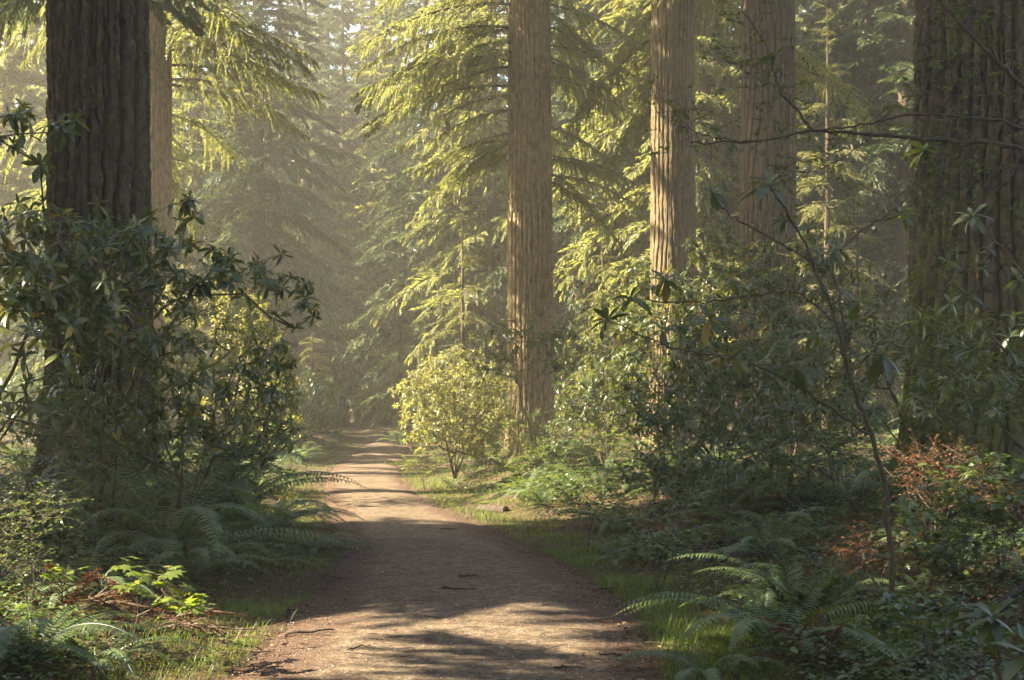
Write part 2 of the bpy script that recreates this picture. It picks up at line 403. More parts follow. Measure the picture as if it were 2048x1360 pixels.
def trunk_geo(Ht, R, flare=.35, ridges=24, depth=.03, seed=0, nz=60, na=None, lean=(0, 0), wob=.0, zmax=None, roots=6, rootlen=.9, top_r=.25, stubs=0):
    """tapered furrowed trunk, base at origin, sunk a little into the ground"""
    r = np.random.default_rng(seed)
    na = na or ridges * 13
    zs = np.concatenate([[-.5], np.linspace(-.3, min(zmax or Ht, Ht), nz)])
    if zmax and zmax < Ht: zs = np.concatenate([zs, np.linspace(zmax, Ht, 14)[1:]])
    th = np.arange(na) / na * 2 * PI
    TH, Z = np.meshgrid(th, zs)
    f = np.clip(Z / Ht, 0, 1)
    rad = R * ((1 - f) * (1 - top_r) + top_r) + R * flare * np.exp(-np.clip(Z + .3, 0, 99) / .75)
    ph = r.uniform(0, 6.28)
    rootw = np.clip(.5 + .5 * np.cos(TH * roots + ph + .8 * np.sin(TH * 2 + ph)), 0, 1) ** 2
    rad = rad + R * rootlen * rootw * np.exp(-np.clip(Z + .3, 0, 99) / .45)
    rad = rad * (1 + .05 * np.sin(TH * 2 + ph) + .03 * np.sin(TH * 3 + ph * 2 + Z * .3))
    # furrows: stretched, warped ridge noise
    u = TH / (2 * PI)
    warp = (vnoise(u * 8, Z * .9, perx=8, seed=seed + 1) - .5) * 1.5 + (vnoise(u * 20, Z * 2.6, perx=20, seed=seed + 2) - .5) * .5
    w1 = (vnoise(u * 8, Z * .35, perx=8, seed=seed + 1) - .5) * 1.5 + (vnoise(u * 20, Z * 1.3, perx=20, seed=seed + 2) - .5) * .45 + (vnoise(u * ridges * 2, Z * 6, perx=ridges * 2, seed=seed + 7) - .5) * .22 + (vnoise(u * ridges * 4, Z * 15, perx=ridges * 4, seed=seed + 8) - .5) * .14
    c1 = u * ridges + w1
    e1 = np.abs((c1 % 1) - .5) * 2
    c2 = u * ridges * 1.37 - w1 * 1.2 + .4
    e2 = np.abs((c2 % 1) - .5) * 2
    mk = sm(vnoise(u * 9, Z * .55, perx=9, seed=seed + 3), .42, .62)
    crack = np.minimum(1 - sm(e1, .62, 1.0), 1 - .9 * mk * sm(e2, .66, 1.0))
    cell = vnoise(np.floor(c1) * 7.3 + .5, Z * .8, seed=seed + 4)
    n2 = vnoise(u * ridges * 2, Z * 2.4, perx=ridges * 2, seed=seed + 5)
    n3 = vnoise(u * ridges * 4, Z * 9.0, perx=ridges * 4, seed=seed + 6)
    n4 = vnoise(u * ridges * 6, Z * 22., perx=ridges * 6, seed=seed + 9)
    lip = sm(np.abs(((Z * 2.3 + cell * 5 + n2 * 1.2) % 1) - .5) * 2, .80, 1.0)
    n5 = vnoise(u * ridges * 3, Z * 4.5 + 40, perx=ridges * 3, seed=seed + 10)
    flake = sm(n5, .35, .5) * .5 + sm(n3, .45, .55) * .5
    plate = (.95 * crack + .30 * flake * crack + .14 * cell + .12 * n2 + .14 * n4) * (1 - .22 * lip) - .38
    rad = rad + depth * (plate - .6) * 1.6 * (rad / R)
    X = np.cos(TH) * rad + lean[0] * f * Ht + wob * np.sin(Z * .5 + ph)
    Y = np.sin(TH) * rad + lean[1] * f * Ht + wob * np.cos(Z * .43 + ph)
    surf = np.stack([X, Y, Z], -1)
    V = surf.reshape(-1, 3)
    nzz = len(zs)
    i = np.arange(na); j = (i + 1) % na
    q = np.concatenate([np.stack([i, j, j + na, i + na], 1) + k * na for k in range(nzz - 1)])
    g = Geo().raw(V, q, None, .5)
    # dead branch stubs and knots
    for k in range(stubs):
        z = r.uniform(1.2, (zmax or Ht) * .95); a = r.uniform(0, 2 * PI)
        rr0 = np.interp(z, zs, rad[:, int(a / (2 * PI) * na) % na])
        c = np.array([math.cos(a), math.sin(a), 0]); p0 = c * (rr0 - .05) + np.array([lean[0] * z, lean[1] * z, z])
        l = r.uniform(.08, .55) if r.random() < .6 else r.uniform(.05, .09); t0 = r.uniform(.018, .04)
        d = c * l + np.array([r.normal(0, .05), r.normal(0, .05), r.uniform(-.3, .2) * l])
        g.tube(np.stack([p0, p0 + d * .3, p0 + d * .65 + r.normal(0, .012, 3), p0 + d]), [t0 * 1.8, t0 * .9, t0 * .7, t0 * .45], 6)
    g.surf = surf
    return g

def plain_trunk(Ht, R, seed):
    return trunk_geo(Ht, R, flare=.25, ridges=12, depth=.03, seed=seed, nz=44, na=40, roots=5, rootlen=.4, top_r=.08)

# --- shared meshes of the forest trees
CROWNS = []
for k, (Ht, z0, rm, nb) in enumerate([(30, 4.0, 4.6, 215), (27, 2.0, 4.9, 205), (31, 7.0, 3.9, 165), (26, 1.0, 4.2, 185)]):
    w, l = crown_geo(Ht, z0, rm, nb, 31 + k, nsec=28, ntw=34, tw=(.30, .066))
    CROWNS.append((Ht, w.mesh('crown_limbs', M['twig']), l.mesh('crown_needles', M['needles_dark'] if k != 1 else M['needles']), plain_trunk(Ht * .985, .42, 50 + k).mesh('forest_trunk', M['bark_far'], True)))
w, l = crown_geo(9.5, .6, 2.3, 78, 77, nsec=28, ntw=30, tw=(.22, .040), droop=.42)
CROWNS.append((9.5, w.mesh('young_crown_limbs', M['twig']), l.mesh('young_crown_needles', M['needles']), plain_trunk(9.3, .10, 57).mesh('young_trunk', M['bark_far'], True)))

PROTO = {}
def conifer(name, label, px, d, variant, Hh=None, rz=0.0, group=None, x=None, thick=1.0, cat='tree'):
    Ht, wm, lm, tm = CROWNS[variant]
    X = (px - 1024) * d / F if x is None else x
    loc = (X, d, H(X, d) - .1)
    s = (Hh or Ht) / Ht
    if variant not in PROTO:
        t = thing(name, label, cat, loc, rz, s, group)
        link('trunk', tm, t)
        c = link('crown', lm, t); link('limbs', wm, c)
        PROTO[variant] = t
    else:
        t = dup(PROTO[variant], loc, rz, s, label, group)
        t.name = name; t['category'] = cat
        if not group and 'group' in t.keys(): del t['group']
    for ch in t.children:
        if ch.name.startswith('trunk'): ch.scale = (thick, thick, 1)
    return t

def hero(name, label, px, d, R, bark, seed, Ht, crown_from, branches, ridges=24, depth=.04, nz=220, zmax=14, roots=6, rootlen=.6, flare=.3, top_r=.70, lean=(0, 0), upper=True, stubs=8, mossy=0, moss_z=3.0):
    X = (px - 1024) * d / F
    t = thing(name, label, 'tree', (X, d, H(X, d) - .05))
    g = trunk_geo(Ht, R, flare=flare, ridges=ridges, depth=depth, seed=seed, nz=nz, zmax=zmax, roots=roots, rootlen=rootlen, top_r=top_r, lean=lean, stubs=stubs)
    tk = link('trunk', g.mesh('big_trunk', M[bark], True), t)
    if mossy:
        r = np.random.default_rng(seed + 70)
        S = g.surf; n = mossy
        zi = S[:, 0, 2]; ok = np.where((zi > -.2) & (zi < moss_z))[0]
        i = r.choice(ok, n, p=(lambda w: w / w.sum())((moss_z - zi[ok]) ** .7 + .05)); j = r.integers(0, S.shape[1], n)
        th = j / S.shape[1]
        m = vnoise(th * 9, zi[i] * 1.1, perx=9, seed=seed) * .6 + vnoise(th * 30, zi[i] * 4, perx=30, seed=seed + 1) * .4 > .46 + .16 * (zi[i] / moss_z)
        i, j = i[m], j[m]; pv = S[i, j] + r.normal(0, .006, (len(i), 3))
        nn = np.stack([S[i, j][:, 0], S[i, j][:, 1], np.zeros(len(i))], 1); nn /= np.linalg.norm(nn, axis=1, keepdims=True)
        D = nn * .6 + r.normal(0, .45, nn.shape) - np.array([0, 0, .45])
        hs = r.uniform(.02, .055, len(i))
        link('moss', Geo().inst(KITE, frames(D, nn) * np.stack([hs, hs * .5, hs], 1)[:, None, :], pv, r.random(len(i))).mesh('trunk_moss', M['moss']), tk)
    if upper:
        w, l = crown_geo(Ht, crown_from, 5.2, 80, seed + 300, nsec=22, ntw=16, tw=(.40, .10))
        c = link('crown', l.mesh('upper_needles', M['needles']), t); link('limbs', w.mesh('upper_limbs', M['twig']), c)
    for (z, az, sc, kind, k, tilt) in branches:
        f = z / Ht
        add_branch(t, z, az, sc, kind, k, r0=R * (1 - f * .30) * .8, tilt=tilt)
    return t
# ------------------------------------------------------------------ ground and path
def ground_material():
    m, nt, ns, ln = mat_new('forest_floor')
    tc = ns.new('ShaderNodeTexCoord')
    def nz(s, d=5, r=.6):
        n = node(ns, 'ShaderNodeTexNoise'); n.inputs['Scale'].default_value = s; n.inputs['Detail'].default_value = d; n.inputs['Roughness'].default_value = r
        ln.new(tc.outputs['Object'], n.inputs['Vector']); return n
    a, b, c = nz(.8), nz(22, 6, .7), nz(5)
    at = node(ns, 'ShaderNodeAttribute', attribute_name='var')          # how mossy or grassy
    lit = ramp(ns, [(.3, (.028, .018, .011)), (.5, (.065, .042, .026)), (.7, (.12, .082, .052))]); ln.new(b.outputs['Fac'], lit.inputs[0])
    moss = ramp(ns, [(.3, (.036, .046, .008)), (.55, (.085, .100, .018)), (.75, (.13, .14, .030))]); ln.new(b.outputs['Fac'], moss.inputs[0])
    ad = node(ns, 'ShaderNodeMath', operation='ADD'); ln.new(a.outputs['Fac'], ad.inputs[0]); ln.new(at.outputs['Fac'], ad.inputs[1])
    ad2 = node(ns, 'ShaderNodeMath', operation='MULTIPLY_ADD'); ad2.inputs[1].default_value = .5; ln.new(c.outputs['Fac'], ad2.inputs[0]); ln.new(ad.outputs[0], ad2.inputs[2])
    rm = ramp(ns, [(.92, (0, 0, 0)), (1.0, (1, 1, 1))])
    sb = node(ns, 'ShaderNodeMath', operation='SUBTRACT'); sb.inputs[1].default_value = .25; ln.new(ad2.outputs[0], sb.inputs[0]); ln.new(sb.outputs[0], rm.inputs[0])
    mx = node(ns, 'ShaderNodeMix', data_type='RGBA'); ln.new(rm.outputs[0], mx.inputs[0]); ln.new(lit.outputs[0], mx.inputs[6]); ln.new(moss.outputs[0], mx.inputs[7])
    p = node(ns, 'ShaderNodeBsdfPrincipled'); p.inputs['Roughness'].default_value = .95; p.inputs['Specular IOR Level'].default_value = .15
    ln.new(mx.outputs[2], p.inputs['Base Color'])
    bp = node(ns, 'ShaderNodeBump'); bp.inputs['Strength'].default_value = 1; bp.inputs['Distance'].default_value = .04; ln.new(b.outputs['Fac'], bp.inputs['Height'])
    ln.new(bp.outputs[0], p.inputs['Normal'])
    out = ns.new('ShaderNodeOutputMaterial'); ln.new(p.outputs[0], out.inputs['Surface'])
    return m

def path_material():
    m, nt, ns, ln = mat_new('trodden_dirt')
    tc = ns.new('ShaderNodeTexCoord')
    def nz(s, d=5, r=.6):
        n = node(ns, 'ShaderNodeTexNoise'); n.inputs['Scale'].default_value = s; n.inputs['Detail'].default_value = d; n.inputs['Roughness'].default_value = r
        ln.new(tc.outputs['Object'], n.inputs['Vector']); return n
    big, mid, fine = nz(1.1, 4), nz(9, 6, .7), nz(75, 4, .7)
    vo = node(ns, 'ShaderNodeTexVoronoi'); vo.inputs['Scale'].default_value = 60; ln.new(tc.outputs['Object'], vo.inputs['Vector'])
    r1 = ramp(ns, [(.32, (.046, .032, .021)), (.5, (.118, .084, .054)), (.66, (.180, .132, .088))]); ln.new(mid.outputs['Fac'], r1.inputs[0])
    at = node(ns, 'ShaderNodeAttribute', attribute_name='var')          # litter at the edges
    ad = node(ns, 'ShaderNodeMath', operation='ADD'); ln.new(big.outputs['Fac'], ad.inputs[0]); ln.new(at.outputs['Fac'], ad.inputs[1])
    re = ramp(ns, [(.50, (0, 0, 0)), (.82, (1, 1, 1))]); ln.new(ad.outputs[0], re.inputs[0])
    r2 = ramp(ns, [(.3, (.035, .022, .014)), (.5, (.085, .050, .032)), (.7, (.15, .095, .062))]); ln.new(fine.outputs['Fac'], r2.inputs[0])
    mx = node(ns, 'ShaderNodeMix', data_type='RGBA'); ln.new(re.outputs[0], mx.inputs[0]); ln.new(r1.outputs[0], mx.inputs[6]); ln.new(r2.outputs[0], mx.inputs[7])
    # pale and dark grains of gravel
    sp = node(ns, 'ShaderNodeSeparateColor'); ln.new(vo.outputs['Color'], sp.inputs[0])
    rg = ramp(ns, [(0, (.55, .55, .55)), (.5, (1, 1, 1)), (.86, (1.05, 1.05, 1.05)), (1, (1.7, 1.7, 1.7))]); ln.new(sp.outputs[0], rg.inputs[0])
    ml = node(ns, 'ShaderNodeVectorMath', operation='MULTIPLY'); ln.new(mx.outputs[2], ml.inputs[0]); ln.new(rg.outputs[0], ml.inputs[1])
    p = node(ns, 'ShaderNodeBsdfPrincipled'); p.inputs['Roughness'].default_value = .9; p.inputs['Specular IOR Level'].default_value = .2
    ln.new(ml.outputs[0], p.inputs['Base Color'])
    b1 = node(ns, 'ShaderNodeBump'); b1.inputs['Strength'].default_value = .9; b1.inputs['Distance'].default_value = .045; ln.new(mid.outputs['Fac'], b1.inputs['Height'])
    b2 = node(ns, 'ShaderNodeBump'); b2.inputs['Strength'].default_value = .8; b2.inputs['Distance'].default_value = .012; ln.new(fine.outputs['Fac'], b2.inputs['Height']); ln.new(b1.outputs[0], b2.inputs['Normal'])
    ln.new(b2.outputs[0], p.inputs['Normal'])
    out = ns.new('ShaderNodeOutputMaterial'); ln.new(p.outputs[0], out.inputs['Surface'])
    return m

def grid(xs, ys, f, var):
    X, Y = np.meshgrid(xs, ys)
    Z = f(X, Y)
    nx, ny = len(xs), len(ys)
    i = np.arange(nx - 1)[None] + (np.arange(ny - 1) * nx)[:, None]
    i = i.ravel()
    return Geo().raw(np.stack([X, Y, Z], -1).reshape(-1, 3), np.stack([i, i + 1, i + 1 + nx, i + nx], 1), None, var(X, Y).ravel())

def mossiness(x, y):
    t = x - pc(y); w = pw(y); off = np.maximum(t - w, -t - w)
    edge = sm(off, -.15, .15) * (1 - sm(off, .7, 1.6 + 1.2 * sm(y, 17, 24) * (t > 0)))
    return .05 + .33 * edge + .22 * sm(off, .8, 2.5)
xs = np.concatenate([-np.geomspace(16, 500, 26)[::-1], np.arange(-15.6, 15.7, .13), np.geomspace(16, 500, 26)])
ys = np.concatenate([-np.geomspace(6.3, 400, 14)[::-1], np.arange(-6, 3, .5), np.arange(3, 48, .15), np.geomspace(48.3, 170, 120), np.geomspace(175, 900, 20)])
ground = link('ground', grid(xs, ys, lambda x, y: height(x, y, True), mossiness).mesh('ground', ground_material(), True))
tag(ground, 'mossy forest floor rising in banks beside the dirt path', None, None, 'structure')

# path sheet
py_ = np.concatenate([np.arange(-6, 3, .3), np.arange(3, 20, .06), np.arange(20, 60, .15), np.arange(60, 150, .6)])
u = np.linspace(-1, 1, 61)
U, Y = np.meshgrid(u, py_)
ew = pw(Y) * (1 + .10 * (vnoise(Y * 1.1 + np.sign(U) * 40, Y * 0 + 3.3) - .5) + .10 * (vnoise(Y * 4 + np.sign(U) * 40, Y * 0 + 7.3) - .5))
X = pc(Y) + U * ew
Z = height(X, Y) + .006 - .03 * np.abs(U) ** 10
nx, ny = len(u), len(py_)
i = (np.arange(nx - 1)[None] + (np.arange(ny - 1) * nx)[:, None]).ravel()
var = sm(np.abs(U) + .25 * (vnoise(X * 3, Y * 2) - .5), .45, 1.0) * .62 - .10 * np.exp(-((np.abs(U) - .42) / .18) ** 2)
g = Geo().raw(np.stack([X, Y, Z], -1).reshape(-1, 3), np.stack([i, i + 1, i + 1 + nx, i + nx], 1), None, var.ravel())
tag(link('path', g.mesh('path', path_material(), True)), 'brown trodden dirt path curving away through the forest', None, None, 'structure')
# ------------------------------------------------------------------ the big trunks
rr = random.Random(5)
def zat(py, d): return CAMZ - (py - HZ) * d / F
def fan(zs, azs, sc, kind, n, tilt=.05):
    out = []
    for k in range(n):
        out.append((rr.uniform(*zs), rr.uniform(*azs), rr.uniform(*sc), kind, rr.randrange(10), rr.uniform(-.1, .25) + tilt))
    return out

hero('giant_conifer', 'thick dark furrowed trunk rising behind the rhododendron on the path\'s shaded left bank', 195, 18.5, .66, 'bark_shaded', 1, 30, 10.5, [],
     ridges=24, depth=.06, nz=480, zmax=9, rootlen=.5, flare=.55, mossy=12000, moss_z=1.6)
hero('sunlit_conifer', 'pale sunlit straight trunk half hidden behind the thick dark trunk', 301, 38, .56, 'bark_sunlit', 2, 30, 21,
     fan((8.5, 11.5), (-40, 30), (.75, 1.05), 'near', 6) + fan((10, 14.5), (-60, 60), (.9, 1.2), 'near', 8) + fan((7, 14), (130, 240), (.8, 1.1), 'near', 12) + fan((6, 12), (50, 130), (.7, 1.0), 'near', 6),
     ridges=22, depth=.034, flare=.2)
hero('hemlock_tree', 'tall straight brown trunk with sunlit drooping limbs beside the pale bright bush', 1060, 38, .60, 'bark_sunlit', 3, 31, 18,
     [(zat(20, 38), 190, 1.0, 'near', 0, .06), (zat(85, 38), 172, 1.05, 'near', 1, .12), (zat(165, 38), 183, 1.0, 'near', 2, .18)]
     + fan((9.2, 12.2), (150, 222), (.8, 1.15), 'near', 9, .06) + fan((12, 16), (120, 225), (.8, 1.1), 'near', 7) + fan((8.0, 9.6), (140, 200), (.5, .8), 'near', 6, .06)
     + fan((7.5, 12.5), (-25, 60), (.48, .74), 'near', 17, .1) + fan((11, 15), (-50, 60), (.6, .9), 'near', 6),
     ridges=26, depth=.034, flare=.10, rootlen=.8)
hero('rim_lit_conifer', 'tall brown trunk with a bright sunlit edge, second from the hemlock with drooping limbs', 1345, 36, .60, 'bark_mid', 4, 30, 14,
     fan((8.5, 13.5), (20, 160), (.6, .95), 'near', 10) + fan((11.5, 14), (160, 380), (.5, .8), 'near', 5),
     ridges=26, depth=.034, flare=.15)
hero('shaded_conifer', 'tall shaded brown trunk standing between the rim lit trunk and the huge mossy trunk', 1535, 32, .63, 'bark_shaded', 6, 30, 12.5,
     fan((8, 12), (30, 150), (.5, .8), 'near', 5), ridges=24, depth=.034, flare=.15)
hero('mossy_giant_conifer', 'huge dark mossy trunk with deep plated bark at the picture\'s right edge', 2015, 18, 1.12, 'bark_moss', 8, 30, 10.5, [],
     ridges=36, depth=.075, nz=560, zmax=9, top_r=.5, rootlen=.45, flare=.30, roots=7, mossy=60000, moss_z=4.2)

# ------------------------------------------------------------------ the wood behind
FAR = [  # name, label, px, depth, variant, height, trunk thickness
 ('fir_tree', 'hazy full fir crown just past the shaded drooping limbs, its trunk showing low down', 515, 62, 0, 31, 1.0),
 ('fir_tree', 'hazy dark fir standing at the path\'s left edge where it bends', 610, 80, 3, 31, .8),
 ('fir_tree', 'faint grey fir behind the bend of the path', 690, 118, 2, 25, .8),
 ('fir_tree', 'slim fir with bare lower trunk beside the far path bend', 716, 92, 0, 25, .55),
 ('fir_tree', 'dim fir right of the far path bend under the sunlit limbs', 770, 84, 1, 30, .8),
 ('fir_tree', 'dark fir filling the gap behind the young sunlit hemlock', 850, 72, 3, 31, .9),
 ('fir_tree', 'fir close behind the hemlock trunk with drooping limbs', 960, 76, 0, 34, .9),
 ('fir_tree', 'pale hazy fir behind the half hidden sunlit trunk', 395, 66, 1, 27, .9),
 ('fir_tree', 'faint fir seen between the two leftmost hazy crowns', 450, 96, 2, 34, .9),
 ('fir_tree', 'greyest fir, farthest behind the left of the clearing', 560, 125, 0, 37, 1.0),
 ('fir_tree', 'faint fir rising behind the right of the far path', 760, 128, 2, 34, 1.0),
 ('fir_tree', 'faint distant fir behind the bright drooping hemlock limbs', 880, 120, 3, 38, 1.0),
 ('fir_tree', 'fir at the left picture edge beyond the thick dark trunk', 20, 58, 1, 27, .9),
 ('fir_tree', 'distant fir hidden mostly behind the thick dark trunk', 170, 74, 3, 32, .9),
 ('fir_tree', 'fir glimpsed between the dark trunk and the left picture edge', -60, 78, 0, 32, .9),
 ('fir_tree', 'dark fir with a visible trunk just right of the hemlock trunk', 1232, 54, 2, 31, .75),
 ('fir_tree', 'shaded fir behind the gap between hemlock and rim lit trunk', 1165, 68, 3, 30, .9),
 ('fir_tree', 'dim fir seen between the rim lit trunk and the shaded trunk', 1440, 58, 3, 29, .9),
 ('fir_tree', 'bushy fir behind the rim lit trunk', 1330, 72, 1, 30, .9),
 ('fir_tree', 'shaded fir right behind the shaded brown trunk', 1590, 64, 0, 31, .9),
 ('fir_tree', 'fir with a reddish bare trunk between shaded trunk and mossy giant', 1742, 48, 2, 30, 1.0),
 ('fir_tree', 'dark fir rising beside the mossy giant trunk', 1850, 60, 3, 31, .9),
 ('fir_tree', 'fir mostly hidden behind the mossy giant trunk', 1985, 66, 1, 31, .9),
 ('fir_tree', 'faint fir far behind the fir with the reddish bare trunk', 1690, 92, 0, 34, 1.0),
 ('fir_tree', 'faint fir far behind the shaded brown trunk', 1500, 100, 3, 36, 1.0),
 ('fir_tree', 'faint fir far behind the hemlock trunk', 1090, 104, 1, 36, 1.0),
 ('fir_tree', 'faint fir far behind the rim lit trunk', 1280, 112, 0, 38, 1.0),


 ('fir_tree', 'broad dark fir added behind the thick dark trunk to shade the far path', 115, 50, 3, 15, 1.0),  # put in to shade the far path
 ('fir_tree', 'low crowned fir added at the left picture edge to shade the far path', 10, 57, 1, 17, 1.0),  # added so its low crown shades the far path
 ('fir_tree', 'slender faint fir standing in the sky gap above the path', 685, 88, 0, 33, .7),
 ('fir_tree', 'second slender faint fir in the sky gap above the path', 655, 94, 3, 36, .7),
 ('fir_tree', 'faint fir between the hazy fir crown and the sky gap', 600, 112, 1, 38, .8),
 ('fir_tree', 'broad fir added behind the thick dark trunk so its shadow crosses the far path', 161, 44.5, 3, 15, .9),  # added to darken the far path with its shadow
 ('fir_tree', 'dark fir with drooping crown in the gap right of the rim lit trunk', 1410, 47, 1, 27, .7),
 ('fir_tree', 'dark full fir in the gap between shaded trunk and mossy giant', 1665, 55, 3, 30, .8),
 ('fir_tree', 'dark fir between the two dim firs beyond the hemlock trunk', 1140, 57, 3, 30, .8),
 ('fir_tree', 'dark fir just left of the mossy giant trunk', 1810, 46, 3, 27, .8),
 ('fir_tree', 'dark fir filling the wood behind the rim lit trunk', 1300, 50, 1, 27, .7),
 ('fir_tree', 'fir added directly behind the half hidden sunlit trunk to shade the far path', 322, 53, 3, 15, .8),  # added and kept short to shade only the far path
 ('fir_tree', 'second fir hidden behind the thick dark trunk, added to shade the far path', 215, 47.5, 1, 14, .8),  # added for more shade on the far path
 ('fir_tree', 'faint full fir behind the drooping limbs of the half hidden trunk', 470, 84, 3, 34, .9),
 ('fir_tree', 'faint full fir beside the sky gap, close behind the hazy crown', 560, 90, 3, 36, .9),
 ('fir_tree', 'faint full fir between sky gap and hemlock limbs', 745, 96, 1, 38, .9),
 ('fir_tree', 'faint full fir past the left side of the thick dark trunk', 70, 88, 3, 34, .9),
 ('fir_tree', 'dim fir low behind the pale sunlit rhododendron', 940, 66, 3, 30, .8),
 ('fir_tree', 'dim fir just left of the hemlock trunk behind the young hemlock', 985, 58, 1, 29, .7),
 ('fir_tree', 'tall faint fir closing the gap of sky above the path, slimmer of two', 640, 106, 1, 37, .9),
 ('fir_tree', 'tall faint fir closing the gap of sky above the path, broader of two', 725, 112, 3, 39, 1.0),
 ('fir_tree', 'faint fir just left of the sky gap above the path', 575, 100, 2, 36, .9),
 ('fir_tree', 'hazy fir crown behind the pale limbs left of the hemlock trunk', 800, 98, 0, 37, .9),
 ('fir_tree', 'hazy fir crown close behind the sunlit trunk on its open side', 340, 90, 3, 36, .9),
 ('fir_tree', 'dim fir filling the wood between the reddish bare trunk and mossy giant', 1790, 76, 3, 36, 1.0),
 ('fir_tree', 'dim fir filling the wood right of the shaded brown trunk', 1640, 78, 1, 36, 1.0),
 ('fir_tree', 'dim fir filling the wood between hemlock and rim lit trunk', 1200, 86, 3, 37, 1.0),
 ('fir_tree', 'dim fir filling the wood between the rim lit and shaded trunks', 1420, 82, 2, 37, 1.0),
 ('fir_tree', 'dim fir at the right picture edge behind the mossy giant', 2100, 76, 0, 36, 1.0),
 ('young_hemlock', 'sunlit young hemlock with pointed tiered sprays left of the hemlock trunk', 925, 47, 4, 8.8, 1.0),
 ('young_hemlock', 'small sunlit young hemlock between hemlock and rim lit trunk', 1205, 45, 4, 7.6, 1.0),
 ('young_hemlock', 'young hemlock lit by sun beside the shaded brown trunk', 1655, 44, 4, 13.5, 1.0),
 ('young_hemlock', 'low young hemlock lit yellow green left of the mossy giant', 1715, 40, 4, 7.5, 1.0),
 ('young_hemlock', 'young hemlock behind the gap right of the shaded trunk', 1795, 52, 4, 12.5, 1.0),
 ('young_hemlock', 'little young hemlock below the hazy fir crown', 440, 50, 4, 6.0, 1.0),
 ('young_hemlock', 'hazy young hemlock under the dim fir at the far path', 800, 66, 4, 8.0, 1.0),
 ('young_hemlock', 'hazy young hemlock at the left of the far path', 625, 70, 4, 7.0, 1.0),
]
for k, (nm, lb, px, d, v, hh, th) in enumerate(FAR):
    conifer(nm, lb, px, d, v, hh, rr.uniform(0, 6.28), None, thick=th, cat='tree')
# unseen firs added outside the picture to shade the path and block sky
SHADE = [(-13.5, 6.2, 2, 44), (-12, 3.2, 2, 43), (-11.5, 6, 0, 27), (-17, 12.5, 2, 36), (-11.5, 15.5, 2, 42), (-9, 29.5, 2, 44), (-17.5, 17.5, 2, 44), (-24, 5, 3, 29), (-9.5, -1, 2, 28), (-18, -3, 1, 28), (-25, 13, 2, 31),
 (-29, 17, 1, 34), (-31, 1, 3, 33), (-13, -7, 3, 28), (-3.5, -7, 0, 27), (5, -9, 3, 28)]
for k, (x, y, v, hh) in enumerate(SHADE):
    conifer('fir_tree', 'tall unseen fir added outside the frame to cast shade', 0, y, v, hh, rr.uniform(0, 6.28), 'unseen firs added for shade', x=x)
# ------------------------------------------------------------------ leaves, shrubs, ferns
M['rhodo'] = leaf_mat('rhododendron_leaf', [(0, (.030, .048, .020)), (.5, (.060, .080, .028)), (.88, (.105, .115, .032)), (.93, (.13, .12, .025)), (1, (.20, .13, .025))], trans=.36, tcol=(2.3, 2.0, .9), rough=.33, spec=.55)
M['rhodo_sunlit'] = leaf_mat('sunlit_rhododendron_leaf', [(0, (.085, .100, .036)), (.5, (.155, .162, .062)), (1, (.23, .22, .10))], trans=.45, tcol=(2.1, 1.9, .9), rough=.42, spec=.5)  # same rhododendron leaf for sunlit bushes, sunlight painted in as paler colour
M['berry_leaf'] = leaf_mat('huckleberry_leaf', [(0, (.040, .062, .020)), (.6, (.070, .095, .026)), (1, (.12, .13, .03))], trans=.42, tcol=(2.0, 1.9, .9), rough=.4, spec=.5)
M['salal'] = leaf_mat('salal_leaf', [(0, (.030, .050, .018)), (.5, (.052, .080, .022)), (.9, (.085, .110, .028)), (1, (.15, .09, .03))], trans=.30, tcol=(2.0, 1.9, .9), rough=.36, spec=.55)
M['fern'] = leaf_mat('sword_fern_leaf', [(0, (.042, .070, .032)), (.5, (.072, .108, .046)), (1, (.11, .135, .05))], trans=.36, tcol=(2.1, 2.0, .9), rough=.42, spec=.5)
M['fern_bright'] = leaf_mat('lady_fern_leaf', [(0, (.040, .085, .018)), (1, (.075, .130, .028))], trans=.42, tcol=(1.9, 1.9, .9), rough=.5, spec=.4)
M['rust'] = leaf_mat('withered_bracken_leaf', [(0, (.045, .016, .008)), (.5, (.090, .036, .016)), (1, (.13, .068, .030))], trans=.32, tcol=(1.7, 1.3, .7), rough=.7, spec=.2)
M['maple'] = leaf_mat('vine_maple_leaf', [(0, (.075, .110, .022)), (.7, (.12, .150, .028)), (1, (.18, .16, .03))], trans=.45, tcol=(1.9, 1.9, .9), rough=.5, spec=.4)
M['grass'] = leaf_mat('grass_blade', [(0, (.060, .100, .016)), (.6, (.105, .145, .024)), (1, (.19, .18, .05))], trans=.40, tcol=(1.8, 1.8, .5), rough=.5, spec=.35)
M['litter'] = leaf_mat('dead_leaf', [(0, (.045, .026, .015)), (.5, (.11, .065, .036)), (.9, (.20, .13, .075)), (1, (.30, .21, .13))], trans=.15, tcol=(1.4, 1.2, .8), rough=.75, spec=.2)
M['deadwood'] = bark_mat('deadwood', [(.3, (.022, .015, .011)), (.7, (.07, .050, .036))], moss=.03, moss_top=1.0, bump=.5, scale=(14, 14, 14))

